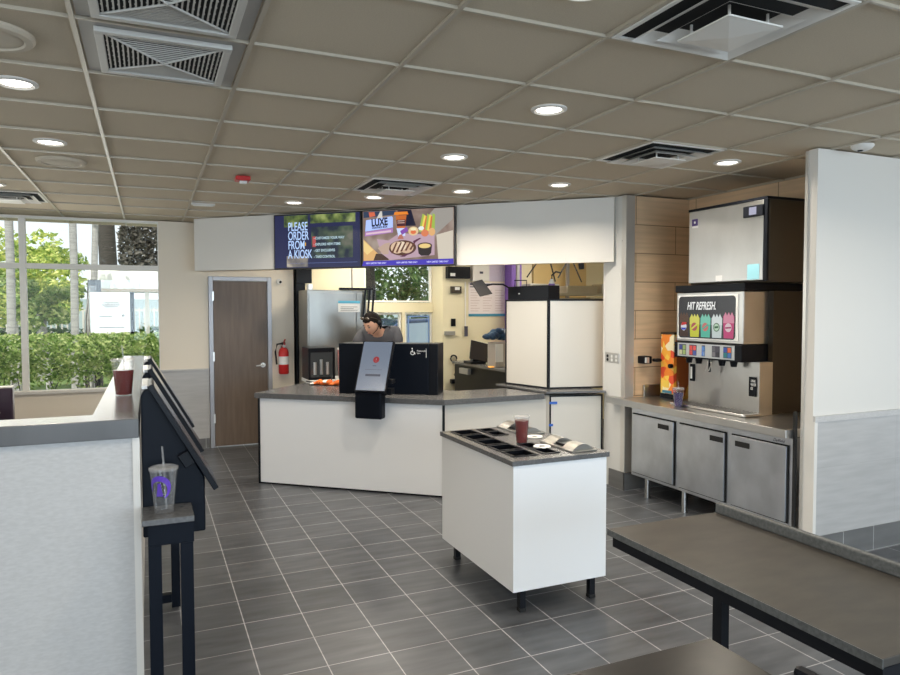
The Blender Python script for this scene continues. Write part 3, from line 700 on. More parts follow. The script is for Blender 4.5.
for c in cols:
    for (y0, y1) in c[2]:
        m = MB(); x0, x1 = c[0], c[1]; e = .010
        for (a0, b0, a1, b1) in ((x0-.004, y0-.004, x1+.004, y0+e), (x0-.004, y1-e, x1+.004, y1+.004), (x0-.004, y0+e, x0+e, y1-e), (x1-e, y0+e, x1+.004, y1-e)): m.box(a0, b0, .8505, a1, b1, .855)
        b_ = m.build('bin_rim', M_blackp, t)
        m = MB(); z0 = .8235
        m.box(x0+.001, y0+.001, z0, x1-.001, y1-.001, z0+.002)
        for (a0, b0, a1, b1) in ((x0+.001, y0+.001, x1-.001, y0+.004), (x0+.001, y1-.004, x1-.001, y1-.001), (x0+.001, y0+.004, x0+.004, y1-.004), (x1-.004, y0+.004, x1-.001, y1-.004)): m.box(a0, b0, z0+.002, a1, b1, .8503)
        m.build('bin_well', M_blackp, b_)
def dispenser(x, y, lab):
    t = thing('napkin_dispenser', lab, 'napkin dispenser', (x, y, .8505), 0, 'low curved steel napkin dispensers')
    B(0, 0, 0, .17, .36, .010).build('base_plate', M_steeld, t, bevel=.003)
    m = MB(); pts = [(.012+.146*(k/10), .010+.034*math.sin(math.pi*k/10)) for k in range(11)]
    m.prism(pts, .018, .13, 'y'); m.build('curved_cover', M_steeld, t, smooth=True); m = MB(); m.prism(pts, .225, .342, 'y'); m.build('curved_cover', M_steeld, t, smooth=True)
    B(.03, .131, .0105, .14, .2245, .026).build('slot', M_blackp, t)
M_cup2 = M_cup
dispenser(2.195, 3.275, 'low curved steel napkin dispenser at the near right corner of the cart')
dispenser(2.205, 3.87, 'low curved steel napkin dispenser at the far right corner of the cart, behind the cup')
for (x, y, lab) in ((2.13, 3.50, 'white paper ring on the cart beside the near napkin dispenser'), (2.25, 3.79, 'white paper ring on the cart just right of the cup of tea')):
    o = MB().lathe([(.022, 0), (.05, 0), (.053, .004), (.05, .008), (.022, .006)], 28, closed=True).build('paper_ring', M_paper, smooth=True, loc=(x, y, .8505)); tag(o, lab, 'paper ring', 'white rings on the cart')

def cup(loc, lab, hgt=.165, rt=.05, rb=.034, liquid=None, level=.8, straw=True, logo=True, strawtip=.06):
    t = thing('plastic_cup', lab, 'cup', loc)
    MB().lathe([(0, 0), (rb, 0), (rt, hgt), (rt-.0012, hgt), (rb-.0012, .003), (0, .003)], 32).build('cup_wall', M_cup, t, smooth=True)
    if liquid:
        zt = hgt*level; rr_ = rb+(rt-rb)*level-.002
        MB().lathe([(0, .0035), (rb-.002, .0035), (rr_, zt), (0, zt)], 32).build('drink', liquid, t, smooth=True)
    MB().lathe([(rt-.002, hgt-.004), (rt+.003, hgt-.002), (rt+.003, hgt+.006), (rt-.006, hgt+.010), (rt-.010, hgt+.006), (0, hgt+.006), (0, hgt+.004), (rt-.008, hgt+.004)], 32).build('lid', M_lid, t, smooth=True)
    if straw: MB().tube([(.008, 0, .01), (.0, 0, hgt+.02), (-.004, 0, hgt+strawtip)], .0035, 8).build('straw', M_lid, t)
    if logo:
        m = MB()
        def P(a_, z): 
            rr_ = rb+(rt-rb)*z/hgt+.0006; return (rr_*math.cos(a_), rr_*math.sin(a_), z)
        n = 14; v = []; fc = []
        c0 = R(-112)
        for k in range(n+1):
            th = R(-60+260*k/n); w0 = .0035+.010*math.sin(math.pi*k/n)
            for rad in (.042+w0*.5, .042-w0):
                v.append(P(c0+rad*math.cos(th)/rt*1.0, hgt*.60+rad*math.sin(th)))
        for k in range(n): fc.append((2*k, 2*k+1, 2*k+3, 2*k+2))
        m._add(v, fc)
        v = []; fc = []
        for k in range(7):
            w0 = .006+.010*(k/6)**1.5; z = hgt*.72-.05*k/6; v += [P(c0-w0/rt, z), P(c0+w0/rt, z)]
        for k in range(6): fc.append((2*k, 2*k+1, 2*k+3, 2*k+2))
        m._add(v, fc)
        m.build('purple_logo', mat('purple_print', (.10, .035, .42), .5), t, recalc=False)
    return t
cup((2.085, 3.665, .8505), 'clear plastic cup of dark red iced tea on the cart', liquid=M_tea, level=.86, straw=False, logo=False, hgt=.16, rt=.047)
# ------------------------------------------------------------------ left half wall and ledge
LZ = 1.25; LY = 2.905
w = MB(); w.box(-4.2, LY+.012, 0, -.052, LY+.15, LZ-.075); w.box(-.20, LY+.15, 0, -.052, 6.9, LZ-.075)
struct(w.build('wall_half', M_part), 'light grey half wall capped with a grey ledge')
struct(B(-.066, LY+.002, 0, -.040, LY+.0115, LZ-.076).build('trim_11', M_white))
w = MB(); w.prism([(-4.2, LY-.012), (-.042, LY-.012), (-.042, 6.93), (-.212, 6.93), (-.212, LY+.165), (-4.2, LY+.165)], LZ-.0745, LZ, 'z')
o = w.build('ledge_top', M_ledge, bevel=.003); tag(o, 'grey tiled ledge capping the half wall at the left', 'ledge')
cup((-.118, 3.74, LZ+.0005), 'clear lidded cup of dark red tea with a straw on the grey ledge', liquid=M_tea, level=.72, hgt=.17, rt=.053, rb=.038, logo=False, strawtip=.075)

# kiosk stand
t = thing('kiosk_stand', 'black metal frame table with a grey shelf under the row of kiosks', 'stand', (0, 2.70, 0))
B(-.036, 0, .882, .143, .193, .904).build('shelf', M_slab, t, bevel=.002)
B(-.016, .02, .80, .142, .19, .8815).build('apron', M_navy, t)
m = MB(); m.box(-.016, .19, .735, .016, 1.45, .77); m.box(.108, .19, .735, .142, 1.45, .77); m.build('side_rail', M_navy, t)
for (x0, y0) in ((-.016, .02), (.094, .02), (-.016, 1.40), (.092, 1.40)): B(x0, y0, 0, x0+.045, y0+.045, .799 if y0 < 1 else .734).build('leg', M_navy, t)
B(.029, 1.40, .03, .0915, 1.445, .075).build('foot_rail', M_navy, t)
cup((.042, 2.79, .9045), 'empty clear plastic cup with purple swirl print and straw on the kiosk shelf', hgt=.165, rt=.05, rb=.034, strawtip=.085)
# kiosks
def kiosk(y, lab):
    t = thing('ordering_kiosk', lab, 'kiosk', (0, y, 0), 0, 'ordering kiosks in a row beside the half wall')
    prof = [(-.034, .78), (.196, .78), (.196, .995), (.02, 1.345), (.0, 1.365), (-.02, 1.36), (-.034, 1.34)]
    MB().prism(prof, .05, .36, 'y').build('housing', M_navy, t, bevel=.006)
    B(-.030, .055, 1.3605, -.004, .355, 1.376).build('lit_top_strip', M_panel, t, bevel=.003)  # pale strip added for the window light along the kiosk's top edge
    m = MB(); a = Vector((.245, 0, .962)); b = Vector((.008, 0, 1.385)); dv = (b-a).normalized(); nv = Vector((dv.z, 0, -dv.x))
    p = [a, b, b+nv*-.022, a+nv*-.022]; pr = [(q.x, q.z) for q in p]; m.prism(pr, 0, .29, 'y'); m.build('screen_bezel', M_blackp, t, bevel=.003)
    m = MB(); a2 = a+dv*.012+nv*.001; b2 = b-dv*.012+nv*.001
    m._add([(a2.x, .012, a2.z), (a2.x, .278, a2.z), (b2.x, .278, b2.z), (b2.x, .012, b2.z)], [(0, 1, 2, 3)]); m.build('display', mat('dark_display', (.012, .014, .018), .08, emit=(.03, .035, .045), es=1), t, recalc=False)
    c = a+dv*.16-nv*.022; m = MB(); m.T = Matrix.Translation(c) @ Matrix.Rotation(math.atan2(dv.z, dv.x)-math.pi/2, 4, 'Y').inverted(); m.box(-.045, .02, -.03, -.001, .06, .03); m.build('card_reader', M_blackp, t, bevel=.004)
for k, (y, lab) in enumerate(((2.85, 'nearest black ordering kiosk with tilted screen, beside the cup shelf'), (3.63, 'middle black ordering kiosk of the row of three'), (4.41, 'farthest black ordering kiosk of the row of three'))): kiosk(y, lab)

# booth furniture seen past the ledge
t = thing('booth_seat', 'dark purple booth seat back below the window at the left photo edge', 'booth', (-2.16, 7.2, 0))
B(0, 0, .45, 1.03, .10, .972).build('backrest', mat('plum_vinyl', (.035, .02, .04), .4), t, bevel=.015); B(0, .0, .9725, 1.03, .10, .985).build('top_rail', M_white, t)
B(0, .10, 0, 1.03, .55, .45).build('seat', mat('plum_vinyl', (.035, .02, .04), .4), t, bevel=.02)
t = thing('round_table', 'white round-edged table top beside the booth at the left photo edge', 'table', (-1.52, 6.65, 0))
MB().lathe([(0, .80), (.36, .80), (.38, .815), (.36, .83), (0, .83)], 40).build('tabletop', M_white, t, smooth=True); MB().cyl((0, 0, .02), (0, 0, .80), .30, .30, 30).build('pedestal', M_black, t); MB().cyl((0, 0, 0), (0, 0, .02), .34).build('base_plate', M_black, t)

# ------------------------------------------------------------------ drink alcove
XC = 3.97
t = thing('undercounter_refrigerator', 'three-door stainless undercounter refrigerator in the drink alcove', 'refrigerator', (XC, 4.985, 0), R(-90))
LW = 1.695
B(0, 0, .18, LW, .68, .795).build('body', M_steelc, t, bevel=.003)
for k, (a, b, hx) in enumerate(((.035, .555, .42), (.625, 1.105, .42-.03), (1.175, 1.655, .03))):
    d_ = B(a, -.022, .215, b, -.001, .735).build('door', M_steelc, t, bevel=.003)
    B(a-.008, -.0085, .207, b+.008, -.0015, .743).build('door_gasket', M_rubber, d_)
    hxx = a+(.34 if k == 0 else (.34 if k == 1 else .04)); B(hxx, -.026, .660, hxx+.13, -.0225, .700).build('recessed_handle', M_rubber, d_)
for x in (.16, .62, 1.55):
    for y in (.05, .60): MB().cyl((x, y, 0), (x, y, .179), .022, .022, 16).build('leg', M_steel, t)
text('badge_lettering', 'Delfield', .030, M_ink, t, (1.53, -.0006, .752), sx=1.0, shear=.3)
o = MB().prism([(3.89, 3.285), (4.70, 3.285), (4.70, 5.085), (3.965, 5.085), (3.965, 5.27), (3.89, 5.27)], .80, .86, 'z').build('steel_countertop', M_steel, bevel=.004); tag(o, 'stainless steel worktop over the three-door refrigerator', 'countertop')
o = B(4.18, 5.075, .8605, 4.69, 5.095, .97).build('splash_guard', M_steel, bevel=.006); tag(o, 'low stainless backsplash strip at the rear left of the steel worktop', 'backsplash')
struct(B(3.955, 3.262, 0, 3.97, 3.283, .98).build('trim_12', M_rubber))

# ice machine
t = thing('ice_machine', 'stainless fronted ice machine with dark brown sides on top of the drink dispenser', 'ice machine', (4.10, 4.415, 1.868), R(-90))
B(0, .001, 0, .78, .60, .60).build('cabinet', M_brown, t, bevel=.004)
B(.004, -.022, .012, .748, 0, .592).build('front_panel', M_steel, t, bevel=.004)
B(-.004, -.024, .5925, .785, .605, .612).build('top_cover', M_blackp, t)
B(.749, -.020, .004, .78, 0, .592).build('corner_post', M_blackp, t)
m_ = MB(); m_.box(.575, -.040, .475, .755, -.0225, .558); mo = m_.build('control_module', M_blackp, t, bevel=.006); B(.635, -.0425, .49, .70, -.0405, .545).build('display', screen_mat('module_lcd', (.40, .40, .52)), mo)
B(.036, -.0238, .475, .10, -.0225, .53).build('purple_badge', mat('deep_purple_print', (.06, .03, .16), .4), t); B(.06, -.0246, .494, .076, -.0239, .511).build('badge_mark', M_paper, t); B(.04, -.0238, .458, .105, -.0225, .474).build('badge_strip', M_paper, t)
B(.30, -.0238, .018, .365, -.0225, .062).build('white_sticker', M_paper, t)
B(.61, -.0238, .018, .72, -.0225, .13).build('blue_notice', mat('pale_blue_print', (.30, .62, .72), .5), t)
t = thing('drink_dispenser', 'stainless soda fountain with a lit hit refresh sign under the ice machine', 'drink dispenser', (4.10, 4.57, .8605), R(-90))
B(.0, 0, .54, .716, .26, .945).build('header_housing', M_steel, t, bevel=.006)
B(-.006, -.012, .947, .735, .60, 1.005).build('top_tray', M_blackp, t, bevel=.004)
sg = B(.022, -.006, .562, .668, -.0005, .922).build('sign_frame', M_paper, t, bevel=.02)
def rrect(x0, z0, x1, z1, rr_, n=6):
    o = []
    for (cx, cz, a0) in ((x1-rr_, z0+rr_, -90), (x1-rr_, z1-rr_, 0), (x0+rr_, z1-rr_, 90), (x0+rr_, z0+rr_, 180)):
        for k in range(n+1): a = R(a0+90*k/n); o.append((cx+rr_*math.cos(a), cz+rr_*math.sin(a)))
    return o
ly = [0]
def sg_poly(pts, c, es=.75, nm='sign_shape'):
    ly[0] += 1; m = MB(); m.poly(pts, -.0065-.0003*ly[0]); return m.build(nm, screen_mat('sign_%02d' % ly[0], c, es), sg, recalc=False)
sg_poly(rrect(.032, .572, .645, .912, .03), (.035, .035, .04))
cans = [((.06, .030, .02), (.10, .05, .03)), ((.62, .62, .05), (.75, .70, .12)), ((.10, .50, .36), (.20, .60, .45)), ((.60, .68, .66), (.72, .78, .76)), ((.55, .05, .18), (.70, .25, .36))]
for k, (c, c2) in enumerate(cans):
    x0 = .040+k*.121; x1 = x0+.112; zt = .735+(.0 if k % 4 else .015)
    top = [(x1, zt)]+[(x1-(x1-x0)*(q+.5)/7, zt+(.035 if q % 2 else .008)) for q in range(7)]+[(x0, zt)]
    sg_poly([(x0+.008, .582), (x1-.008, .582)]+top, c)
    sg_poly([(x1, zt-.05), *top[1:-1], (x0, zt-.05)], c2)
mk = [(.75, .75, .8), (.45, .10, .10), (.60, .18, .16), (.05, .12, .05), (.75, .55, .60)]
for k in range(5):
    cx = .096+k*.121; sg_poly(ell(cx, .665, .033, .034), mk[k])
    if k == 0: sg_poly([(cx-.03, .672), (cx+.03, .682), (cx+.033, .70), (cx-.02, .70)], (.6, .03, .03)); sg_poly([(cx-.03, .655), (cx+.03, .655), (cx+.02, .637), (cx-.02, .637)], (.03, .06, .5))
    if k == 3: sg_poly(ell(cx, .665, .026, .027), (.5, .68, .5)); sg_poly([(cx-.02, .655), (cx+.02, .66), (cx+.02, .675), (cx-.02, .672)], (.03, .12, .05))
    if k in (1, 2): sg_poly([(cx-.035, .65), (cx-.02, .645), (cx+.037, .68), (cx+.022, .688)], [(.75, .72, .1), (.1, .42, .3)][k-1])
    if k == 4: sg_poly([(cx-.03, .655), (cx+.03, .66), (cx+.03, .672), (cx-.03, .668)], (.35, .02, .12))
text('sign_lettering', 'HIT REFRESH.', .088, screen_mat('sign_white', (.80, .80, .78)), sg, (.14, -.0165, .805), sx=.60, shear=.25, bold=.0015)
B(0, -.02, .405, .72, .255, .536).build('valve_head', M_blackp, t, bevel=.004)
cpn = B(.045, -.026, .418, .655, -.0205, .528).build('control_panel', mat('pale_gray_panel', (.42, .45, .46), .35), t)
bc = [[(.03, .05, .25), (.25, .35, .12), (.45, .48, .30), (.30, .42, .15)], [(.6, .06, .05), (.65, .08, .08), (.5, .06, .06), (.06, .10, .35)], [(.08, .25, .75), (.10, .35, .80), (.08, .25, .75), (.25, .45, .85)], [(.10, .10, .12), (.06, .06, .08), (.16, .16, .18), (.03, .03, .04)], [(.03, .08, .35), (.60, .12, .05), (.02, .18, .20), (.05, .15, .40)]]
for k in range(5):
    x0 = .065+k*.118+(.012 if k > 2 else 0)
    if k == 2: x0 += .02; ww = .035
    else: ww = .08
    bt = B(x0, -.0285, .430, x0+ww, -.0265, .518).build('button_pad', M_ink, cpn)
    for q in range(4):
        a = x0+.004+(q % 2)*(ww/2); b = .474 if q < 2 else .434
        m = MB(); m.box(a, -.0297, b, a+ww/2-.008, -.0286, b+.036); m.build('button', mat('btn_%d_%d' % (k, q), bc[k][q], .4), cpn)
for x in (.10, .21, .46, .58, .33): MB().cyl((x, .05, .36 if x != .33 else .30), (x, .05, .404), .022 if x != .33 else .01, .03 if x != .33 else .01, 16).build('nozzle', M_blackp, t)
B(.02, .12, .0, .765, .255, .404).build('splash_panel', M_steel, t)
B(-.0, .256, .0, .76, .595, .945).build('wall_shade_block', M_brown, t)  # added dark brown block standing in for the deeply shaded wall behind
B(.04, .112, .20, .095, .1195, .345).build('side_label', M_blackp, t, bevel=.002); B(.05, .110, .22, .07, .1118, .32).build('label_print', M_paper, t)
B(.67, .112, .14, .74, .1195, .29).build('side_label', M_blackp, t, bevel=.002)
text('label_lettering', 'DRINK\nWATER\nICE', .03, M_paper, t, (.69, .111, .25), sx=.5)
m = MB(); m.box(.0, -.06, .002, .80, .118, .022); 
m.build('drip_tray', M_steel, t, bevel=.004)
m = MB()
for k in range(20): m.box(.02+k*.038, -.05, .0222, .035+k*.038, .11, .0238)
m.build('tray_slots', mat('slot_gray', (.12, .12, .12), .4, .8), t)
m = MB(); m.tube([(.35, .02, .404), (.36, .0, .36), (.33, .0, .31)], .004, 6); m.tube([(.36, .03, .404), (.375, .02, .36), (.35, .02, .31)], .004, 6); m.build('water_lever', M_chrome, t)
# papers on the alcove side wall
t = thing('wall_notice', 'yellowed paper notice behind the steel worktop at the right', 'notice', (4.719, 3.62, .90), R(-90))
B(0, -.002, 0, .10, 0, .16).build('paper', mat('aged_paper', (.30, .25, .16), .7), t); B(.09, -.004, .02, .14, -.0021, .08).build('yellow_tag', mat('yellow_tag_print', (.5, .42, .12), .6), t)
# juice dispenser
t = thing('juice_dispenser', 'drink dispenser wrapped in bright fruit pictures at the left of the alcove', 'juice dispenser', (4.28, 4.975, .8605), R(-90))
gj = mat('fruit_print', (.85, .28, .03), .4)
n = gj.node_tree.nodes; l = gj.node_tree.links; cr = [q for q in n if q.type == 'VALTORGB']
def fruit(name, stops, sc_):
    m = bpy.data.materials.new(name); m.use_nodes = True; n = m.node_tree.nodes; l = m.node_tree.links; b = n['Principled BSDF']; b.inputs['Roughness'].default_value = .35
    tc = n.new('ShaderNodeTexCoord'); v = n.new('ShaderNodeTexVoronoi'); v.inputs['Scale'].default_value = sc_; l.new(tc.outputs['Object'], v.inputs['Vector'])
    sp_ = n.new('ShaderNodeSeparateColor'); l.new(v.outputs['Color'], sp_.inputs[0])
    c = n.new('ShaderNodeValToRGB'); c.color_ramp.interpolation = 'CONSTANT'; e = c.color_ramp.elements
    e[0].color = (*stops[0], 1); e[1].position = 1/len(stops); e[1].color = (*stops[1], 1)
    for k in range(2, len(stops)): q = e.new(k/len(stops)); q.color = (*stops[k], 1)
    l.new(sp_.outputs[0], c.inputs[0]); l.new(c.outputs[0], b.inputs['Base Color']); return m
B(.0, 0, .0, .175, .04, .045).build('base', M_blackp, t)
B(.004, .002, .046, .17, .036, .58).build('front_wrap', fruit('fruit_wrap', [(.85, .25, .03), (.90, .60, .10), (.75, .08, .03), (.88, .80, .55), (.90, .42, .05)], 16), t)
B(.0, .0, .581, .175, .30, .60).build('top_lid', M_brown, t)
B(.004, .037, .0, .17, .30, .58).build('tank', fruit('tank_color', [(.35, .16, .02), (.45, .24, .04), (.30, .08, .02), (.40, .20, .03)], 5), t)
B(.045, -.003, .10, .115, .0015, .165).build('round_logo', mat('yellow_logo', (.85, .6, .1), .4), t)
B(.03, -.003, .05, .15, .0015, .075).build('blue_strip', mat('blue_green_print', (.04, .20, .30), .4), t)
m = MB(); m.cyl((.15, -.03, .30), (.15, .0, .30), .02, .02, 12); m.build('tap', M_blackp, t)
t = thing('cup_holder', 'black wall cup holder left of the fruit-wrapped dispenser', 'holder', (4.17, 5.109, 1.17))
m = MB(); m.box(-.045, -.10, 0, .045, -.001, .07); m.box(.03, -.17, .02, .10, -.11, .05); m.build('bracket', M_blackp, t, bevel=.01); m = MB(); m.box(-.04, -.125, .01, -.01, -.1005, .06); m.build('lever', M_chrome, t)
cup((4.005, 4.435, .8605), 'lidded cup of dark purple soda on the steel worktop in the alcove', liquid=M_berry, level=.8, hgt=.15, rt=.046, rb=.032, logo=False, strawtip=.06)

# ------------------------------------------------------------------ foreground tables
t = thing('long_table', 'long brown-grey table with a raised back edge in the right foreground', 'table', (1.728, 1.150, 0))
TL, TW = 1.165, .60
B(0, 0, .735, TW, TL, .760).build('tabletop', M_tabletop, t, bevel=.003)
m = MB(); m.box(-.004, -.001, .7345, .0, TL+.001, .7604)
m.build('edge_band', M_tabledge, t)
B(TW-.028, .002, .7602, TW-.001, TL-.01, .806).build('raised_back_edge', M_tabledge, t, bevel=.006)
m = MB(); m.box(.001, .001, .695, .04, TL-.03, .7345); m.box(TW-.05, .012, .70, TW-.012, TL-.012, .7345); m.box(.04, TL-.07, .695, TW-.05, TL-.03, .7345); m.box(.04, .001, .695, TW-.05, .04, .7345); m.box(.05, .575, .70, TW-.05, .615, .7345); m.build('steel_apron', M_black, t)
for (x, y) in ((.018, .565), (.25, .06)): B(x, y, 0, x+.034, y+.04, .6945 if x < .1 else .734).build('leg', M_black, t)
t = thing('low_dark_table', 'glossy dark table top cut by the bottom photo edge', 'table', (.55, .55, 0))
B(0, 0, .715, .885, .902, .740).build('tabletop', M_darktop, t, bevel=.002)
MB().cyl((.44, .45, .02), (.44, .45, .7145), .04).build('pedestal', M_black, t); B(.2, .2, 0, .68, .7, .02).build('base_plate', M_black, t, bevel=.004)
t = thing('dining_chair', 'black chair back peeking up between the two foreground tables', 'chair', (1.472, 1.215, 0), R(4))
B(-.0, -.36, .60, .035, .0, .768).build('backrest', M_blackp, t, bevel=.015)
B(.005, -.36, .43, .17, .0, .46).build('seat', M_blackp, t, bevel=.01)
for (x, y) in ((.14, -.36), (.14, -.025), (.005, -.36), (.005, -.025)): B(x, y, 0, x+.025, y+.025, .4295 if x > .1 else .599).build('leg', M_black, t)

# ------------------------------------------------------------------ kitchen behind the counter
t = thing('steel_cabinet', 'tall stainless cabinet with a notice sheet behind the person', 'cabinet', (1.715, 8.12, 0))
B(0, 0, .08, .73, .50, 1.905).build('body', M_steeld, t, bevel=.008)
B(.02, -.014, .98, .58, -.001, 1.87).build('front_panel', M_steeld, t, bevel=.004); B(.60, -.012, .98, .72, -.001, 1.87).build('side_panel', M_steeld, t, bevel=.004)
for (x, y) in ((.03, .03), (.66, .03), (.03, .45), (.66, .45)): MB().cyl((x, y, 0), (x, y, .079), .02, seg=12).build('leg', M_steel, t)
B(.37, -.018, 1.64, .64, -.0145, 1.775).build('notice_sheet', M_paper, t); B(.37, -.020, 1.745, .64, -.0182, 1.775).build('blue_header', mat('light_blue_print', (.10, .42, .60), .6), t)
m = MB()
for k in range(3): m.box(.40, -.0195, 1.70-.02*k, .61-.05*(k % 2), -.0182, 1.705-.02*k)
m.build('printed_line', M_ink, t)
t = thing('tilted_rack_arm', 'black slanted folding arms at the upper right corner of the steel cabinet', 'rack', (2.10, 8.08, 1.906))
B(0, 0, -.0, .42, .05, .028).build('top_bar', M_blackp, t, bevel=.004)
for k in range(3):
    x = .30+.055*k; MB().prism([(x, -.0), (x+.022, 0), (x-.03+.022, -.33), (x-.03, -.33)], -.03, -.012, 'y').build('slanted_arm', M_blackp, t)
MB().cyl((.16, .025, .0285), (.16, .025, .78), .010, seg=10).build('hanging_rod', M_frame, t)
t = thing('kitchen_equipment', 'black glass-fronted warming unit behind the left end of the counter', 'appliance', (1.63, 7.66, .88))
B(0, 0, 0, .30, .36, .36).build('housing', M_blackp, t, bevel=.005); B(.02, -.008, .03, .27, -.001, .31).build('glass_front', mat('smoked_glass', (.05, .055, .06), .08), t)
m = MB()
for k, c in enumerate((.05, .12, .19)): m.cyl((c+.02, -.012, .06), (c+.02, -.012, .20+.03*(k % 2)), .018, seg=10)
m.build('canister', M_steel, t)
t = thing('pink_cup', 'pink and white cup beside the warming unit behind the counter', 'cup', (2.03, 7.75, .88))
MB().lathe([(0, 0), (.035, 0), (.05, .25), (.05, .33), (0, .33)], 20).build('cup_body', M_pinkish, t, smooth=True); MB().lathe([(.0, .331), (.053, .331), (.05, .35), (0, .352)], 20).build('lid', M_paper, t)
t = thing('work_table', 'stainless work table behind the serving counter', 'table', (1.46, 7.62, 0))
B(.17, .0, .84, .66, .44, .879).build('tabletop', M_paper, t, bevel=.004)
for (x, y) in ((.19, .02), (.60, .02), (.19, .38), (.60, .38)): B(x, y, 0, x+.04, y+.04, .839).build('leg', M_steel, t)
t = thing('folded_cloth', 'crumpled orange and white cloth on the left end of the grey countertop', 'cloth', (1.70, 7.11, CTZ), RS)
m = MB()
for k in range(9): m.blob((-.14+.035*k, .01*math.sin(k*2), .016+.008*(k % 3)), (.034, .045, .016+.007*(k % 3)), 2, .08)
m.build('cloth_bundle', M_orange, t, smooth=True)
m = MB(); m.blob((0, -.02, .04), (.04, .03, .014), 2, .1); m.blob((-.15, -.02, .016), (.03, .04, .012), 2, .1); m.build('white_fold', M_paper, t, smooth=True)
o = MB().tube([(1.56, 7.45, .893), (1.62, 7.33, .885), (1.70, 7.27, .885), (1.80, 7.33, .885), (1.86, 7.5, .93)], .007, 8).build('loose_cable', M_rubber, smooth=True); tag(o, 'thin black cable looping on the countertop behind the orange cloth', 'cable')
t = thing('equipment_column', 'black column of equipment with a hose just right of the fire extinguisher wall', 'equipment', (1.70, 8.68, 0))
B(0, 0, 0, .115, .25, 2.24).build('column', M_blackp, t, bevel=.004); B(.0, -.04, 2.0, .19, -.001, 2.23).build('monitor_box', M_blackp, t, bevel=.004)
m = MB(); m.tube([(.14, -.02, 1.99), (.13, -.02, 1.5), (.16, -.02, 1.1), (.15, -.02, .7)], .013, 8); m.build('hose', M_steel, t); B(.03, -.004, 1.15, .06, -.0005, 1.19).build('switch_plate', M_paper, t)
B(.15, -.03, 1.82, .20, -.0, 1.99).build('bracket', M_steel, t)

# items on the right kitchen wall (plane Y = 8.6)
YW = 8.599
def wall_item(name, lab, cat, x0, x1, z0, z1, d, m): 
    t = thing(name, lab, cat, (x0, YW, z0)); return t, B(0, -d, 0, x1-x0, -.0005, z1-z0).build('housing', m, t, bevel=.004)
t, b_ = wall_item('wall_speaker', 'black box unit with a small white label high on the kitchen wall', 'speaker', 3.70, 4.03, 2.09, 2.25, .10, M_blackp); B(.03, -.104, .03, .10, -.1005, .07).build('label', M_paper, t)
t, b_ = wall_item('wall_timer', 'small dark wall device with a white display below the black box unit', 'device', 3.77, 3.92, 1.89, 1.985, .05, M_brown); B(.05, -.053, .045, .12, -.0505, .085).build('display', M_paper, t)
wall_item('wall_switch', 'small black switch on the yellowish kitchen wall', 'switch', 3.78, 3.845, 1.44, 1.545, .02, M_blackp)
wall_item('wall_bar', 'short grey bar mounted on the kitchen wall below the black switch', 'bar', 3.68, 3.83, 1.32, 1.375, .04, mat('gray_plastic', (.30, .29, .26), .5))
t, b_ = wall_item('wall_dispenser', 'cream wall dispenser with a dark notch beside the black box unit', 'dispenser', 4.07, 4.32, 2.06, 2.31, .10, M_white); B(.10, -.105, .10, .15, -.1005, .13).build('notch', M_ink, t)
t = thing('conduit', 'thin grey conduit running down the kitchen wall beside the poster', 'pipe', (3.99, YW, 1.30)); MB().cyl((0, -.015, 0), (0, -.015, .75), .010, seg=8).build('pipe_run', M_alum, t); B(-.02, -.035, .0, .03, -.0255, .14).build('junction_box', M_ink, t)
t = thing('wall_poster', 'white printed kitchen poster with a teal bottom band', 'poster', (4.045, YW, 1.575))
B(0, -.006, 0, .60, -.0005, .47).build('sheet', mat('pink_white_paper', (.80, .72, .70), .6), t); B(.0, -.008, .0, .60, -.0062, .035).build('teal_band', M_teal, t); B(.02, -.008, .43, .36, -.0062, .455).build('title_bar', M_ink, t); B(.02, -.008, .40, .20, -.0062, .413).build('title_bar', M_ink, t)
m = MB()
for k in range(9):
    for q in range(3): m.box(.03+q*.19, -.0078, .36-.036*k, .03+q*.19+(.10, .14, .12)[(k+q) % 3], -.0062, .366-.036*k)
m.build('printed_rows', mat('pale_print', (.55, .42, .40), .6), t)
t = thing('notice_panel', 'pale lilac panel high on the wall above the poster', 'panel', (4.33, YW, 2.06)); B(0, -.006, 0, .36, -.0005, .60).build('sheet', mat('lilac_panel', (.60, .52, .62), .5), t)
t = thing('purple_column', 'purple painted column behind the black equipment box', 'column', (4.61, 8.40, 0)); B(0, 0, 0, .16, .19, ZC-.002).build('column', M_purple, t)
t = thing('cable_coil', 'coiled black and green cables hanging low on the kitchen wall', 'cable', (3.81, YW-.012, 1.0))
MB().tube([(.045*math.cos(R(30*k)), -.012-.002*k/6, .045*math.sin(R(30*k))) for k in range(20)], .010, 6).build('coil', M_rubber, t, smooth=True)
MB().tube([(.02, -.01, -.05), (.05, -.03, -.15), (.0, -.03, -.22), (.06, -.04, -.30)], .008, 6).build('hanging_end', mat('green_gray_cable', (.20, .20, .12), .6), t); B(-.05, -.06, -.34, .10, -.0, -.28).build('power_block', M_blackp, t)

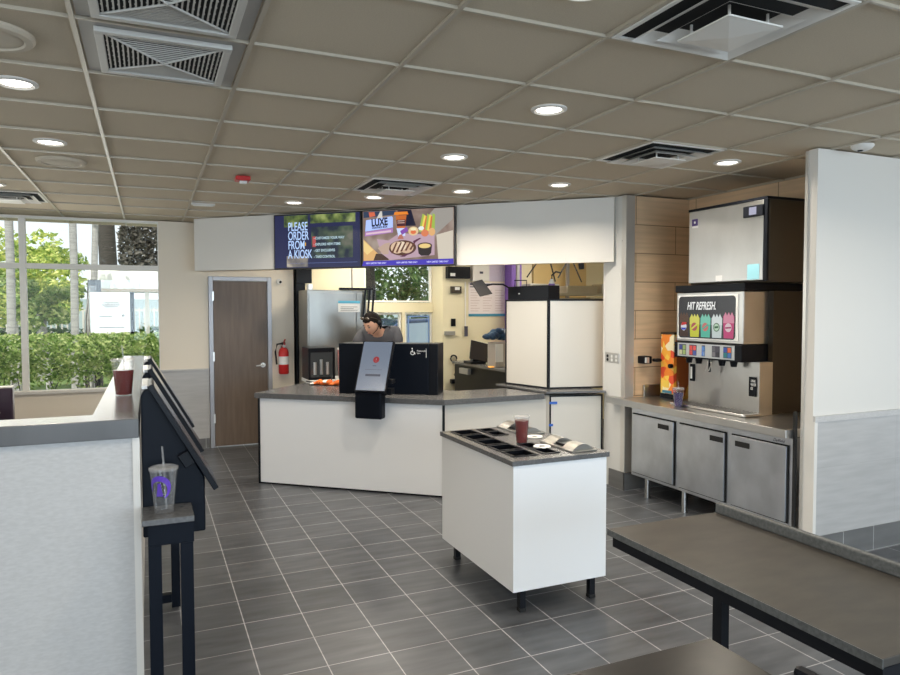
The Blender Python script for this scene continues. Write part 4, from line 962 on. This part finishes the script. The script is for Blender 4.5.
# register counter
t = thing('register_counter', 'dark kitchen counter with a grey top left of the tall white cabinet', 'counter', (3.63, 6.75, 0))
B(.03, 0, 0, .75, 1.45, .964).build('base', M_blackp, t); B(0, -.02, .965, .78, 1.47, 1.0).build('top', M_slab, t, bevel=.003)
B(-.02, .95, .86, .028, 1.20, .93).build('gray_box', mat('gray_plastic', (.30, .29, .26), .5), t)
t = thing('register_monitor', 'tilted dark register screen on its stand on the kitchen counter', 'monitor', (3.61, 7.62, 1.0005))
B(-.03, -.08, 0, .18, .14, .035).build('stand_base', M_blackp, t, bevel=.01); m = MB(); m.prism([(.02, .036), (.12, .036), (.14, .20), (.10, .20)], -.02, .06, 'y'); m.build('stand_neck', M_blackp, t)
m = MB(); m.T = Matrix.Translation((.0, -.05, .06)) @ Matrix.Rotation(R(-18), 4, 'X') @ Matrix.Rotation(R(14), 4, 'Y'); m.box(-.04, -.02, 0, .20, .0, .24); m.build('screen', mat('dark_gray_screen', (.035, .03, .028), .2), t, bevel=.004)
t = thing('receipt_printer', 'pale grey printer with a white paper front beside the register screen', 'printer', (3.66, 7.05, 1.0005))
B(0, 0, 0, .30, .20, .285).build('housing', mat('warm_gray_plastic', (.42, .38, .34), .5), t, bevel=.006); B(.0, -.004, .06, .10, -.0008, .27).build('paper_front', M_paper, t)
t = thing('blue_bag', 'crumpled dark blue bag lying on top of the receipt printer', 'bag', (3.72, 7.16, 1.2865))
m = MB()
for k in range(16): m.blob((-.07+.016*k+random.uniform(-.02, .02), random.uniform(-.03, .04), .062+random.uniform(0, .085)*(1-abs(k-8)/11)), (random.uniform(.045, .075), .06, random.uniform(.035, .055)), 3, .07)
m.build('bag_body', mat('dark_blue_plastic', (.008, .03, .09), .3, noise=((.02, .08, .16), 14, (1, 1, 1))), t, smooth=True)
t = thing('amber_light', 'small glowing orange tray on the kitchen counter', 'tray', (3.59, 7.05, 1.0005)); B(0, 0, 0, .055, .05, .012).build('tray', mat('amber_glow', (.8, .35, .05), .5, emit=(1, .45, .1), es=.8), t)

# shelving beyond the tall cabinet
t = thing('steel_shelf', 'stainless shelves with black brackets behind the tall white cabinet', 'shelf', (4.60, 7.9, 0))
m = MB(); m.box(0, 0, 1.86, 1.6, .35, 1.89); m.build('shelf_board', M_steel, t); m = MB(); m.box(0, 0, 1.70, 1.6, .35, 1.73); m.build('shelf_board', M_steel, t)
for x in (0, .8, 1.56): B(x, .32, 0, x+.04, .36, 2.4).build('upright', M_frame, t)
for (x, z, w_, h_) in ((.05, 1.891, .45, .12), (.62, 1.891, .50, .10), (1.2, 1.891, .35, .13), (.30, 1.731, .60, .09), (1.0, 1.731, .45, .10)):
    o = B(0, 0, 0, w_, .25, h_).build('steel_pan', M_steel, bevel=.006, loc=(4.60+x, 7.95, z+.0005)); tag(o, 'rectangular steel pan on the shelves behind the tall white cabinet', 'pan', 'steel pans on the kitchen shelves')
t = thing('hanging_cables', 'black cables and a plug hanging from the kitchen ceiling behind the tall cabinet', 'cable', (5.0, 7.75, 2.704))
for k, (x, e) in enumerate(((-.40, .12), (-.15, -.06), (.05, .10), (.22, -.10))): MB().tube([(x, 0, 0), (x+e, 0, -.25), (x+e*.3, 0, -.42), (x-e, 0, -.62-.05*(k % 2))], .009, 6).build('cable', M_rubber, t)
MB().tube([(.30, 0, 0), (.30, 0, -.30), (.32, 0, -.50)], [.02, .05, .035], 8).build('plug_cluster', M_blackp, t)
t = thing('wall_panel', 'tan electrical panel on the yellowish wall behind the tall white cabinet', 'panel', (5.05, YW, 1.75)); B(0, -.05, 0, .9, -.0005, .75).build('door_panel', mat('tan_enamel', (.62, .45, .20), .5), t, bevel=.005)

# ------------------------------------------------------------------ person behind the counter
def skin_mesh(name, joints, edges, m, parent, root=0, sub=2):
    me = bpy.data.meshes.new(name); me.from_pydata([j[0] for j in joints], edges, []); me.materials.append(m)
    o = bpy.data.objects.new(name, me); COL.objects.link(o)
    sk = o.modifiers.new('skin', 'SKIN'); sk.use_smooth_shade = True
    layer = me.skin_vertices[0] if len(me.skin_vertices) else None
    if layer is None:
        bpy.context.view_layer.objects.active = o; o.select_set(True)
        bpy.context.view_layer.update(); layer = me.skin_vertices[0]
    for i, j in enumerate(joints):
        rx = j[1]; layer.data[i].radius = rx if isinstance(rx, tuple) else (rx, rx); layer.data[i].use_root = (i == root)
    ss = o.modifiers.new('sub', 'SUBSURF'); ss.levels = sub; ss.render_levels = sub
    dg = bpy.context.evaluated_depsgraph_get(); me2 = bpy.data.meshes.new_from_object(o.evaluated_get(dg))
    bpy.data.objects.remove(o); o = bpy.data.objects.new(name, me2); COL.objects.link(o)
    me2.materials.clear(); me2.materials.append(m)
    for p in me2.polygons: p.use_smooth = True
    o.parent = parent; return o
PX, PY = 2.47, 7.66
t = thing('person', 'person in a grey t-shirt with sunglasses on the head, bending over behind the counter', 'person', (PX, PY, 0), 0)
V = lambda x, y, z: (x, y, z)
J = [(V(0, 0, .95), (.12, .10)), (V(-.03, -.08, 1.12), (.11, .09)), (V(-.08, -.20, 1.30), (.11, .09)), (V(-.10, -.26, 1.38), (.075, .065)), (V(-.14, -.34, 1.435), .058), (V(-.20, -.42, 1.50), .055),
     (V(-.25, -.16, 1.375), .055), (V(-.40, -.28, 1.17), .050), (V(-.42, -.50, 1.00), .036), (V(-.40, -.58, .96), .028),
     (V(.06, -.33, 1.385), .055), (V(.13, -.45, 1.15), .050), (V(-.04, -.60, 1.00), .036), (V(-.12, -.64, .965), .028),
     (V(-.10, .04, .86), .10), (V(-.13, .0, .48), .065), (V(-.13, .05, .09), .045), (V(-.15, -.11, .035), .035),
     (V(.10, .04, .86), .10), (V(.12, .02, .48), .065), (V(.12, .07, .09), .045), (V(.13, -.09, .035), .035)]
E_ = [(0, 1), (1, 2), (2, 3), (3, 4), (4, 5), (3, 6), (6, 7), (7, 8), (8, 9), (3, 10), (10, 11), (11, 12), (12, 13), (0, 14), (14, 15), (15, 16), (16, 17), (0, 18), (18, 19), (19, 20), (20, 21)]
body = skin_mesh('body', J, E_, M_skin, t)
# head
hc = Vector((-.235, -.455, 1.515))
fd = Vector((-.78, -.42, -.50)).normalized(); sd = fd.cross(Vector((0, 0, 1))).normalized(); ud = sd.cross(fd)
HM = Matrix(((sd.x, -fd.x, ud.x, hc.x), (sd.y, -fd.y, ud.y, hc.y), (sd.z, -fd.z, ud.z, hc.z), (0, 0, 0, 1))) @ Matrix.Scale(1.08, 4)   # local: -y is the face
m = MB(); m.T = HM; bmesh.ops.create_icosphere(m.bm, subdivisions=4, radius=1)
for v in m.bm.verts:
    c = v.co.copy(); x, y, z = c.x*.076, c.y*.097, c.z*.118
    if z < 0: k = 1-.30*(-z/.118)**1.3; x *= k; y = y*(1-.16*(-z/.118)) if y > 0 else y*(1-.02*(-z/.118))
    if y < 0: 
        y += -.004*math.exp(-((z-.035)/.012)**2)                                       # brow
        for ex in (-.032, .032): y += .010*math.exp(-((x-ex)**2/.00018+(z-.008)**2/.00012))   # eye sockets
        y += -.022*math.exp(-(x**2/.00010))*max(0, 1-abs(z+.018)/.032) if abs(z+.018) < .032 else 0     # nose
        y += -.006*math.exp(-(x**2/.0005+(z+.062)**2/.00006))                           # lips
        y += -.006*math.exp(-(x**2/.0005+(z+.10)**2/.0002))                             # chin
    v.co = HM @ Vector((x, y, z))
m.build('head', M_skin, body, smooth=True)
m = MB(); m.T = HM
for ex in (-.030, .030): m.blob((ex, -.083, .008), (.012, .008, .008), 2)
m.build('eye', mat('eye_white', (.30, .24, .21), .9, spec=0.0), body, smooth=True)
m = MB(); m.T = HM
for ex in (-.030, .030): m.blob((ex, -.0905, .006), (.005, .003, .005), 2)
m.box(-.042, -.094, .028, -.018, -.088, .033); m.box(.018, -.094, .028, .042, -.088, .033)
m.build('pupil_and_brow', M_hair, body)
m = MB(); m.T = HM; m.blob((0, -.088, -.058), (.022, .010, .006), 2); m.build('lips', mat('lip_tone', (.42, .16, .13), .5), body, smooth=True)
m = MB(); m.T = HM
for ex in (-.077, .077): m.blob((ex, .012, .0), (.010, .018, .030), 2)
m.build('ear', M_skin, body, smooth=True)
m = MB(); m.T = HM; bmesh.ops.create_icosphere(m.bm, subdivisions=4, radius=1)
for v in m.bm.verts:
    x, y, z = v.co.x*.076, v.co.y*.097, v.co.z*.118
    if z < 0: k = 1-.30*(-z/.118)**1.3; x *= k; y = y*(1-.16*(-z/.118)) if y > 0 else y
    line = .058 if y < -.045 else (.058-(y+.045)*1.9 if y < .03 else -.085)
    kk = 1.11+random.uniform(-.012, .012) if z > line else .88
    v.co = HM @ Vector((x*kk, y*kk, z*kk))
m.build('hair', M_hair, body, smooth=True)
m = MB(); m.T = HM
for ex in (-.034, .034): m.blob((ex, -.072, .100), (.028, .010, .018), 2)
m.tube([(-.066, -.05, .105), (-.085, .0, .06), (-.082, .03, .02)], .003, 6); m.tube([(.066, -.05, .105), (.085, .0, .06), (.082, .03, .02)], .003, 6)
m.build('sunglasses', mat('sunglass_lens', (.10, .08, .06), .1), t, smooth=True)
m = MB(); m.T = HM; m.blob((-.088, .01, .0), (.014, .024, .026), 2); m.tube([(-.09, .0, -.01), (-.085, -.05, -.04), (-.06, -.10, -.058)], .003, 6); m.tube([(-.088, .01, .02), (-.08, .02, .09), (0, .02, .137), (.08, .02, .09)], .004, 6)
m.build('headset', M_blackp, t, smooth=True)
# t-shirt: slightly larger shell over torso and upper arms
JS = [(V(0, 0, .90), (.165, .135)), (V(-.03, -.08, 1.12), (.160, .125)), (V(-.08, -.20, 1.30), (.180, .135)), (V(-.10, -.27, 1.395), (.12, .10)), (V(-.135, -.33, 1.43), .070),
      (V(-.25, -.16, 1.39), .092), (V(-.35, -.23, 1.26), .078), (V(.065, -.33, 1.405), .094), (V(.105, -.40, 1.26), .078)]
skin_mesh('t_shirt', JS, [(0, 1), (1, 2), (2, 3), (3, 4), (3, 5), (5, 6), (3, 7), (7, 8)], M_shirt, t)
skin_mesh('trousers', [(V(0, 0, .93), (.158, .13)), (V(-.10, .04, .84), .115), (V(-.13, .0, .48), .08), (V(-.13, .05, .11), .062), (V(.10, .04, .84), .115), (V(.12, .02, .48), .08), (V(.12, .07, .11), .062)],
          [(0, 1), (1, 2), (2, 3), (0, 4), (4, 5), (5, 6)], M_jeans, t)
for sx, a in ((-1, (-.15, -.10, .045)), (1, (.13, -.08, .045))):
    MB().blob((a[0], a[1]+.03, .045), (.05, .14, .045), 2).build('shoe', M_rubber, t, smooth=True)
def hand(w0, dirv, up, side):
    dirv = Vector(dirv).normalized(); up = Vector(up).normalized(); s_ = dirv.cross(up).normalized()*side; w0 = Vector(w0)
    P = lambda a, b, c: tuple(w0+dirv*a+s_*b+up*c)
    jt = [(P(0, 0, 0), .024), (P(.045, 0, .004), (.036, .017)), (P(.085, 0, .002), (.038, .014))]
    ed = [(0, 1), (1, 2)]
    h_ = skin_mesh('hand', jt, ed, M_skin, body)
    for k, (b, L_) in enumerate(((-.030, .062), (-.010, .074), (.010, .070), (.029, .055))):
        skin_mesh('finger', [(P(.075, b, 0), .0095), (P(.095, b*1.05, .002), .0095), (P(.095+L_*.45, b*1.08, -.010), .0085), (P(.095+L_*.8, b*1.08, -.032), .0075)], [(0, 1), (1, 2), (2, 3)], M_skin, body)
    skin_mesh('thumb', [(P(.025, -.022, -.002), .012), (P(.050, -.050, -.008), .0105), (P(.080, -.058, -.020), .0085)], [(0, 1), (1, 2)], M_skin, body)
hand((-.40, -.58, .96), (.1, -.9, -.3), (0, -.3, .95), 1); hand((-.12, -.64, .965), (-.4, -.85, -.3), (0, -.3, .95), -1)

# ------------------------------------------------------------------ outside
M_grass = mat('lawn', (.07, .13, .03), .9, noise=((.16, .22, .07), 6, (1, 1, 1)))
M_conc = mat('concrete', (.66, .65, .62), .8, noise=((.78, .77, .75), 2, (1, 1, 1)))
struct(B(-20, 9.2, -.14, 20, 15.4, -.02).build('ground', M_conc)); struct(B(-26, 15.4, -.12, 26, 60, .02).build('ground_lawn', M_grass))
def leafmat(name, c1, c2, c3):
    m = bpy.data.materials.new(name); m.use_nodes = True; n = m.node_tree.nodes; l = m.node_tree.links; b = n['Principled BSDF']
    b.inputs['Roughness'].default_value = .5
    tc = n.new('ShaderNodeTexCoord'); nz = n.new('ShaderNodeTexNoise'); nz.inputs['Scale'].default_value = 9; nz.inputs['Detail'].default_value = 4; l.new(tc.outputs['Object'], nz.inputs[0])
    cr = n.new('ShaderNodeValToRGB'); e = cr.color_ramp.elements; e[0].position = .36; e[0].color = (*c1, 1); e[1].position = .64; e[1].color = (*c3, 1); q = e.new(.5); q.color = (*c2, 1)
    l.new(nz.outputs['Fac'], cr.inputs[0]); l.new(cr.outputs[0], b.inputs['Base Color'])
    tr = n.new('ShaderNodeBsdfTranslucent'); l.new(cr.outputs[0], tr.inputs[0]); mx = n.new('ShaderNodeMixShader'); mx.inputs[0].default_value = .4
    l.new(b.outputs[0], mx.inputs[1]); l.new(tr.outputs[0], mx.inputs[2]); l.new(mx.outputs[0], n['Material Output'].inputs[0]); return m
L1 = leafmat('hedge_leaf', (.08, .17, .03), (.26, .38, .10), (.62, .66, .30)); L2 = leafmat('yellow_green_leaf', (.16, .28, .06), (.42, .52, .12), (.85, .82, .30)); L3 = leafmat('dark_leaf', (.02, .06, .015), (.05, .12, .03), (.14, .22, .06))
L4 = leafmat('gray_brown_leaf', (.05, .045, .04), (.12, .11, .09), (.26, .24, .21))
M_bark = mat('gray_bark', (.30, .29, .28), .9, noise=((.42, .41, .39), 6, (1, 1, 6))); M_bark2 = mat('dark_bark', (.035, .030, .027), .9, noise=((.09, .08, .07), 10, (1, 1, 5)))
def leaves(name, m, parent, n, fn, size):
    vs = []; fs = []
    for k in range(n):
        p = Vector(fn()); a = random.uniform(0, 6.28); tl = random.uniform(-1, 1)
        d1 = Vector((math.cos(a), math.sin(a)*.6, tl)).normalized(); d2 = d1.cross(Vector((random.uniform(-1, 1), random.uniform(-1, 1), random.uniform(-.4, 1)))).normalized()
        s_ = size*random.uniform(.6, 1.3); i = len(vs)
        vs += [tuple(p-d1*s_), tuple(p+d2*s_*.45), tuple(p+d1*s_), tuple(p-d2*s_*.45)]; fs.append((i, i+1, i+2, i+3))
    me = bpy.data.meshes.new(name); me.from_pydata(vs, [], fs); me.materials.append(m); o = bpy.data.objects.new(name, me); COL.objects.link(o); o.parent = parent; return o
t = thing('clipped_hedge', 'clipped green hedge running right outside the dining room window', 'hedge', (-2.6, 10.75, -.02))
def hf():
    z = random.random()**.75
    return (random.uniform(-2.6, 3.3), random.choice([-1, 1])*random.uniform(.18, .40) if random.random() < .5 else random.uniform(-.35, .35), .72+z*.63+random.uniform(-.03, .03))
leaves('foliage', L1, t, 15000, hf, .036)
leaves('lower_foliage', L1, t, 1700, lambda: (random.uniform(-2.6, 3.3), random.uniform(-.3, .3), random.uniform(.15, .80)), .036)
m = MB()
for k in range(44):
    x = -2.55+k*.135; m.tube([(x, random.uniform(-.1, .1), 0), (x+random.uniform(-.08, .08), 0, .35), (x+random.uniform(-.18, .18), random.uniform(-.1, .1), .8)], [.012, .009, .005], 5)
m.build('stems', M_bark2, t)
def tree(x, y, h_, rad, r_tr, lab, lm, n, bark, cz=None, leaf=.09, flat=1.0, name='tree'):
    t = thing(name, lab, 'tree', (x, y, -.02)); cz = cz or h_
    MB().tube([(0, 0, 0), (random.uniform(-.05, .05), 0, h_*.4), (random.uniform(-.1, .1), 0, h_*.8), (0, 0, cz)], [r_tr*1.15, r_tr, r_tr*.9, r_tr*.5], 14).build('trunk', bark, t, smooth=True)
    cl = [(random.uniform(-1, 1)*rad, random.uniform(-1, 1)*rad*.6, random.uniform(-.7, .8)*rad*flat) for _ in range(16)]
    def fn():
        c = random.choice(cl); q = Vector((random.gauss(0, 1), random.gauss(0, 1), random.gauss(0, 1))).normalized()*rad*.42*random.uniform(.6, 1)
        return (c[0]+q.x, c[1]+q.y, cz+c[2]+q.z*.8)
    leaves('foliage', lm, t, n, fn, leaf); return t
def bare(x, y, h_, rr_, lab, bark):
    t = thing('slim_tree', lab, 'tree', (x, y, -.02)); MB().tube([(0, 0, 0), (.02, 0, h_*.5), (.0, 0, h_)], [rr_*1.1, rr_, rr_*.92], 16).build('trunk', bark, t, smooth=True)
    leaves('foliage', L1, t, 500, lambda: (random.uniform(-.3, .3), random.uniform(-.3, .3), h_+random.uniform(-.2, .5)), .10)
bare(-1.06, 12.1, 4.6, .055, 'slim smooth grey tree trunk standing behind the hedge in the middle of the large pane', M_bark)
bare(-1.93, 12.3, 4.6, .06, 'slim grey tree trunk at the left photo edge behind the hedge', M_bark)
tree(-2.35, 15.5, 2.3, .95, .07, 'yellow-green bushy tree behind the hedge left of the slim grey trunk', L2, 3200, M_bark, leaf=.07)
tree(-2.3, 18.4, 2.4, .75, .08, 'bright green tree just left of the white canopy', L1, 3000, M_bark, leaf=.08)
tree(-3.6, 21.6, 2.3, 1.2, .09, 'pale green tree beyond the fence at the far left of the window', L1, 2400, M_bark, leaf=.09)
tree(-.95, 14.6, 4.1, .62, .06, 'loose green crown hanging in the top of the window beside the slim trunk', L2, 1500, M_bark, leaf=.08)
t = tree(-1.0, 22.2, 5.5, 1.0, .25, 'thick dark tree trunk seen through the upper right pane above the white canopy', L3, 1800, M_bark2, cz=6.8, leaf=.12)
t = thing('banyan_tree', 'grey-brown hanging banyan growth in the upper right corner of the window', 'tree', (.9, 20.6, -.02))
MB().tube([(0, 0, 0), (.05, 0, 2), (0, 0, 5)], [.35, .28, .25], 16).build('trunk', M_bark2, t, smooth=True)
leaves('hanging_growth', L4, t, 8000, lambda: (random.uniform(-1.6, 1.2), random.uniform(-.3, .3), random.uniform(2.75, 5.2)), .085)
t = thing('root_cluster', 'tangle of pale aerial roots left of the white sign behind the hedge', 'tree', (-.88, 13.0, -.02))
MB().tube([(0, .1, 0), (.02, .1, 1.2), (.05, .1, 2.2)], [.16, .13, .10], 12).build('trunk', M_bark2, t)
m = MB()
for k in range(12):
    x = random.uniform(-.12, .14); m.tube([(x+random.uniform(-.08, .08), -.1, .2), (x+random.uniform(-.05, .05), -.12, .9), (x+random.uniform(-.07, .07), -.1, 1.5), (x*.5+.04, -.05, 2.1)], .011, 5)
m.build('aerial_roots', M_bark, t)
# white canopy building
t = thing('drive_through_canopy', 'white flat canopy on dark posts beyond the hedge, right of the roots', 'canopy', (-1.12, 16.0, 0))
B(0, 0, 2.12, 3.6, 1.6, 2.60).build('fascia', mat('bright_white_paint', (.88, .88, .86), .6), t); B(.03, .03, 2.06, 3.57, 1.57, 2.119).build('soffit_board', mat('tan_board', (.55, .42, .28), .6), t)
for x in (.75, 1.05, 3.2): B(x, .5, 0, x+.09, .6, 2.059).build('post', M_black if x < 1 else M_alum, t)
B(.55, -.02, 2.52, .78, -.0005, 2.58).build('dark_plate', M_frame, t)
t = thing('order_board', 'large white board with grey print standing behind the hedge', 'sign', (-.86, 12.55, -.02))
B(0, 0, 1.30, .58, .05, 1.98).build('board', mat('bright_white_paint', (.88, .88, .86), .6), t)
B(.45, .055, 0, .52, .10, 1.95).build('post', M_black, t); B(.06, .055, 0, .12, .10, 1.95).build('post', M_black, t)
m = MB()
for (x0, x1, z) in ((.18, .42, 1.80), (.16, .44, 1.765), (.20, .40, 1.735), (.12, .32, 1.58), (.12, .50, 1.40)): m.box(x0, -.004, z, x1, -.0005, z+.016)
m.box(.46, -.004, 1.58, .50, -.0005, 1.62); m.build('gray_print', mat('pale_gray_print', (.20, .20, .22), .6), t)
# fence
t = thing('picket_fence', 'white vertical bar fence far beyond the hedge', 'fence', (-6.0, 20.0, 0))
m = MB(); m.box(0, 0, 1.64, 9.0, .04, 1.69); m.box(0, 0, .35, 9.0, .04, .40); m.build('rail', M_white, t)
m = MB()
for k in range(75): m.box(k*.12, -.02, .1, k*.12+.035, .06, 1.74)
tag(m.build('pickets', M_white, t), kind='stuff')
o = B(-14, 23, 0, 14, 23.2, 2.0).build('pale_wall', mat('pale_blue_gray_paint', (.45, .55, .60), .7)); tag(o, 'pale blue-grey wall behind the white bar fence', 'wall')
t = thing('far_hedge', 'low dark green hedge at the foot of the white bar fence', 'hedge', (-6, 19.45, 0)); leaves('foliage', L3, t, 5000, lambda: (random.uniform(0, 9), random.uniform(-.3, .3), random.uniform(.05, 1.22)), .09)
# seen through the kitchen windows
tree(-1.60, 13.75, 1.75, .42, .05, 'low bright green bush-like tree between the slim grey trunk and the fence', L1, 2200, M_bark, leaf=.06)
tree(5.6, 18.5, 3.2, 2.2, .15, 'dense dark tree far behind the palm outside the kitchen window', L3, 5200, M_bark2, leaf=.12)
t = thing('palm_tree', 'dark green drooping palm seen through the kitchen window under the menu screens', 'tree', (4.35, 14.2, -.02))
MB().tube([(0, 0, 0), (.05, 0, 1.6), (0, 0, 2.9)], [.12, .10, .09], 12).build('trunk', M_bark2, t, smooth=True)
for k in range(26):
    a = 2*math.pi*k/26+.1; L_ = random.uniform(.9, 1.25); vs = []; fs = []
    for q in range(15):
        s_ = q/14; cx = L_*s_; cz = 2.9+.45*math.sin(s_*2.4)-.95*s_*s_; b = Vector((math.cos(a)*cx, math.sin(a)*cx, cz)); sd_ = Vector((-math.sin(a), math.cos(a), 0)); fw_ = Vector((math.cos(a), math.sin(a), 0)); ln = .34*math.sin(math.pi*min(1, s_*.9+.1))
        for sg_ in (-1, 1):
            i = len(vs); tip = b+sd_*sg_*ln+fw_*.12+Vector((0, 0, -.14)); vs += [tuple(b-fw_*.01), tuple(b+fw_*.06), tuple(tip)]; fs.append((i, i+1, i+2))
    me = bpy.data.meshes.new('frond'); me.from_pydata(vs, [], fs); me.materials.append(L3); o = bpy.data.objects.new('frond', me); COL.objects.link(o); o.parent = t
t = thing('parked_car', 'dark blue parked car seen through the lower kitchen windows', 'car', (2.7, 11.6, -.02))
M_car = mat('car_paint', (.03, .06, .14), .15, .3, coat=1); M_cglass = mat('car_glass', (.25, .33, .42), .05)
prof = [(0, .35), (.05, .80), (.75, .98), (1.45, 1.52), (2.7, 1.55), (3.5, 1.05), (4.2, .95), (4.3, .40)]
MB().prism(prof, 0, 1.7, 'y').build('car_body', M_car, t, bevel=.04)
m = MB(); m.prism([(1.02, 1.02), (1.52, 1.44), (2.02, 1.46), (2.02, 1.02)], -.012, -.001, 'y'); m.build('side_window', M_cglass, t); m = MB(); m.prism([(2.10, 1.02), (2.10, 1.46), (2.66, 1.47), (3.2, 1.08)], -.012, -.001, 'y'); m.build('side_window', M_cglass, t)
for x in (.85, 3.4):
    for y in (-.02, 1.52):
        w_ = MB().cyl((x, y, .33), (x, y+.2, .33), .33, seg=28).build('wheel', M_rubber, t); MB().cyl((x, y-.008, .33), (x, y-.001, .33), .2, seg=20).build('wheel_rim', M_chrome, w_)
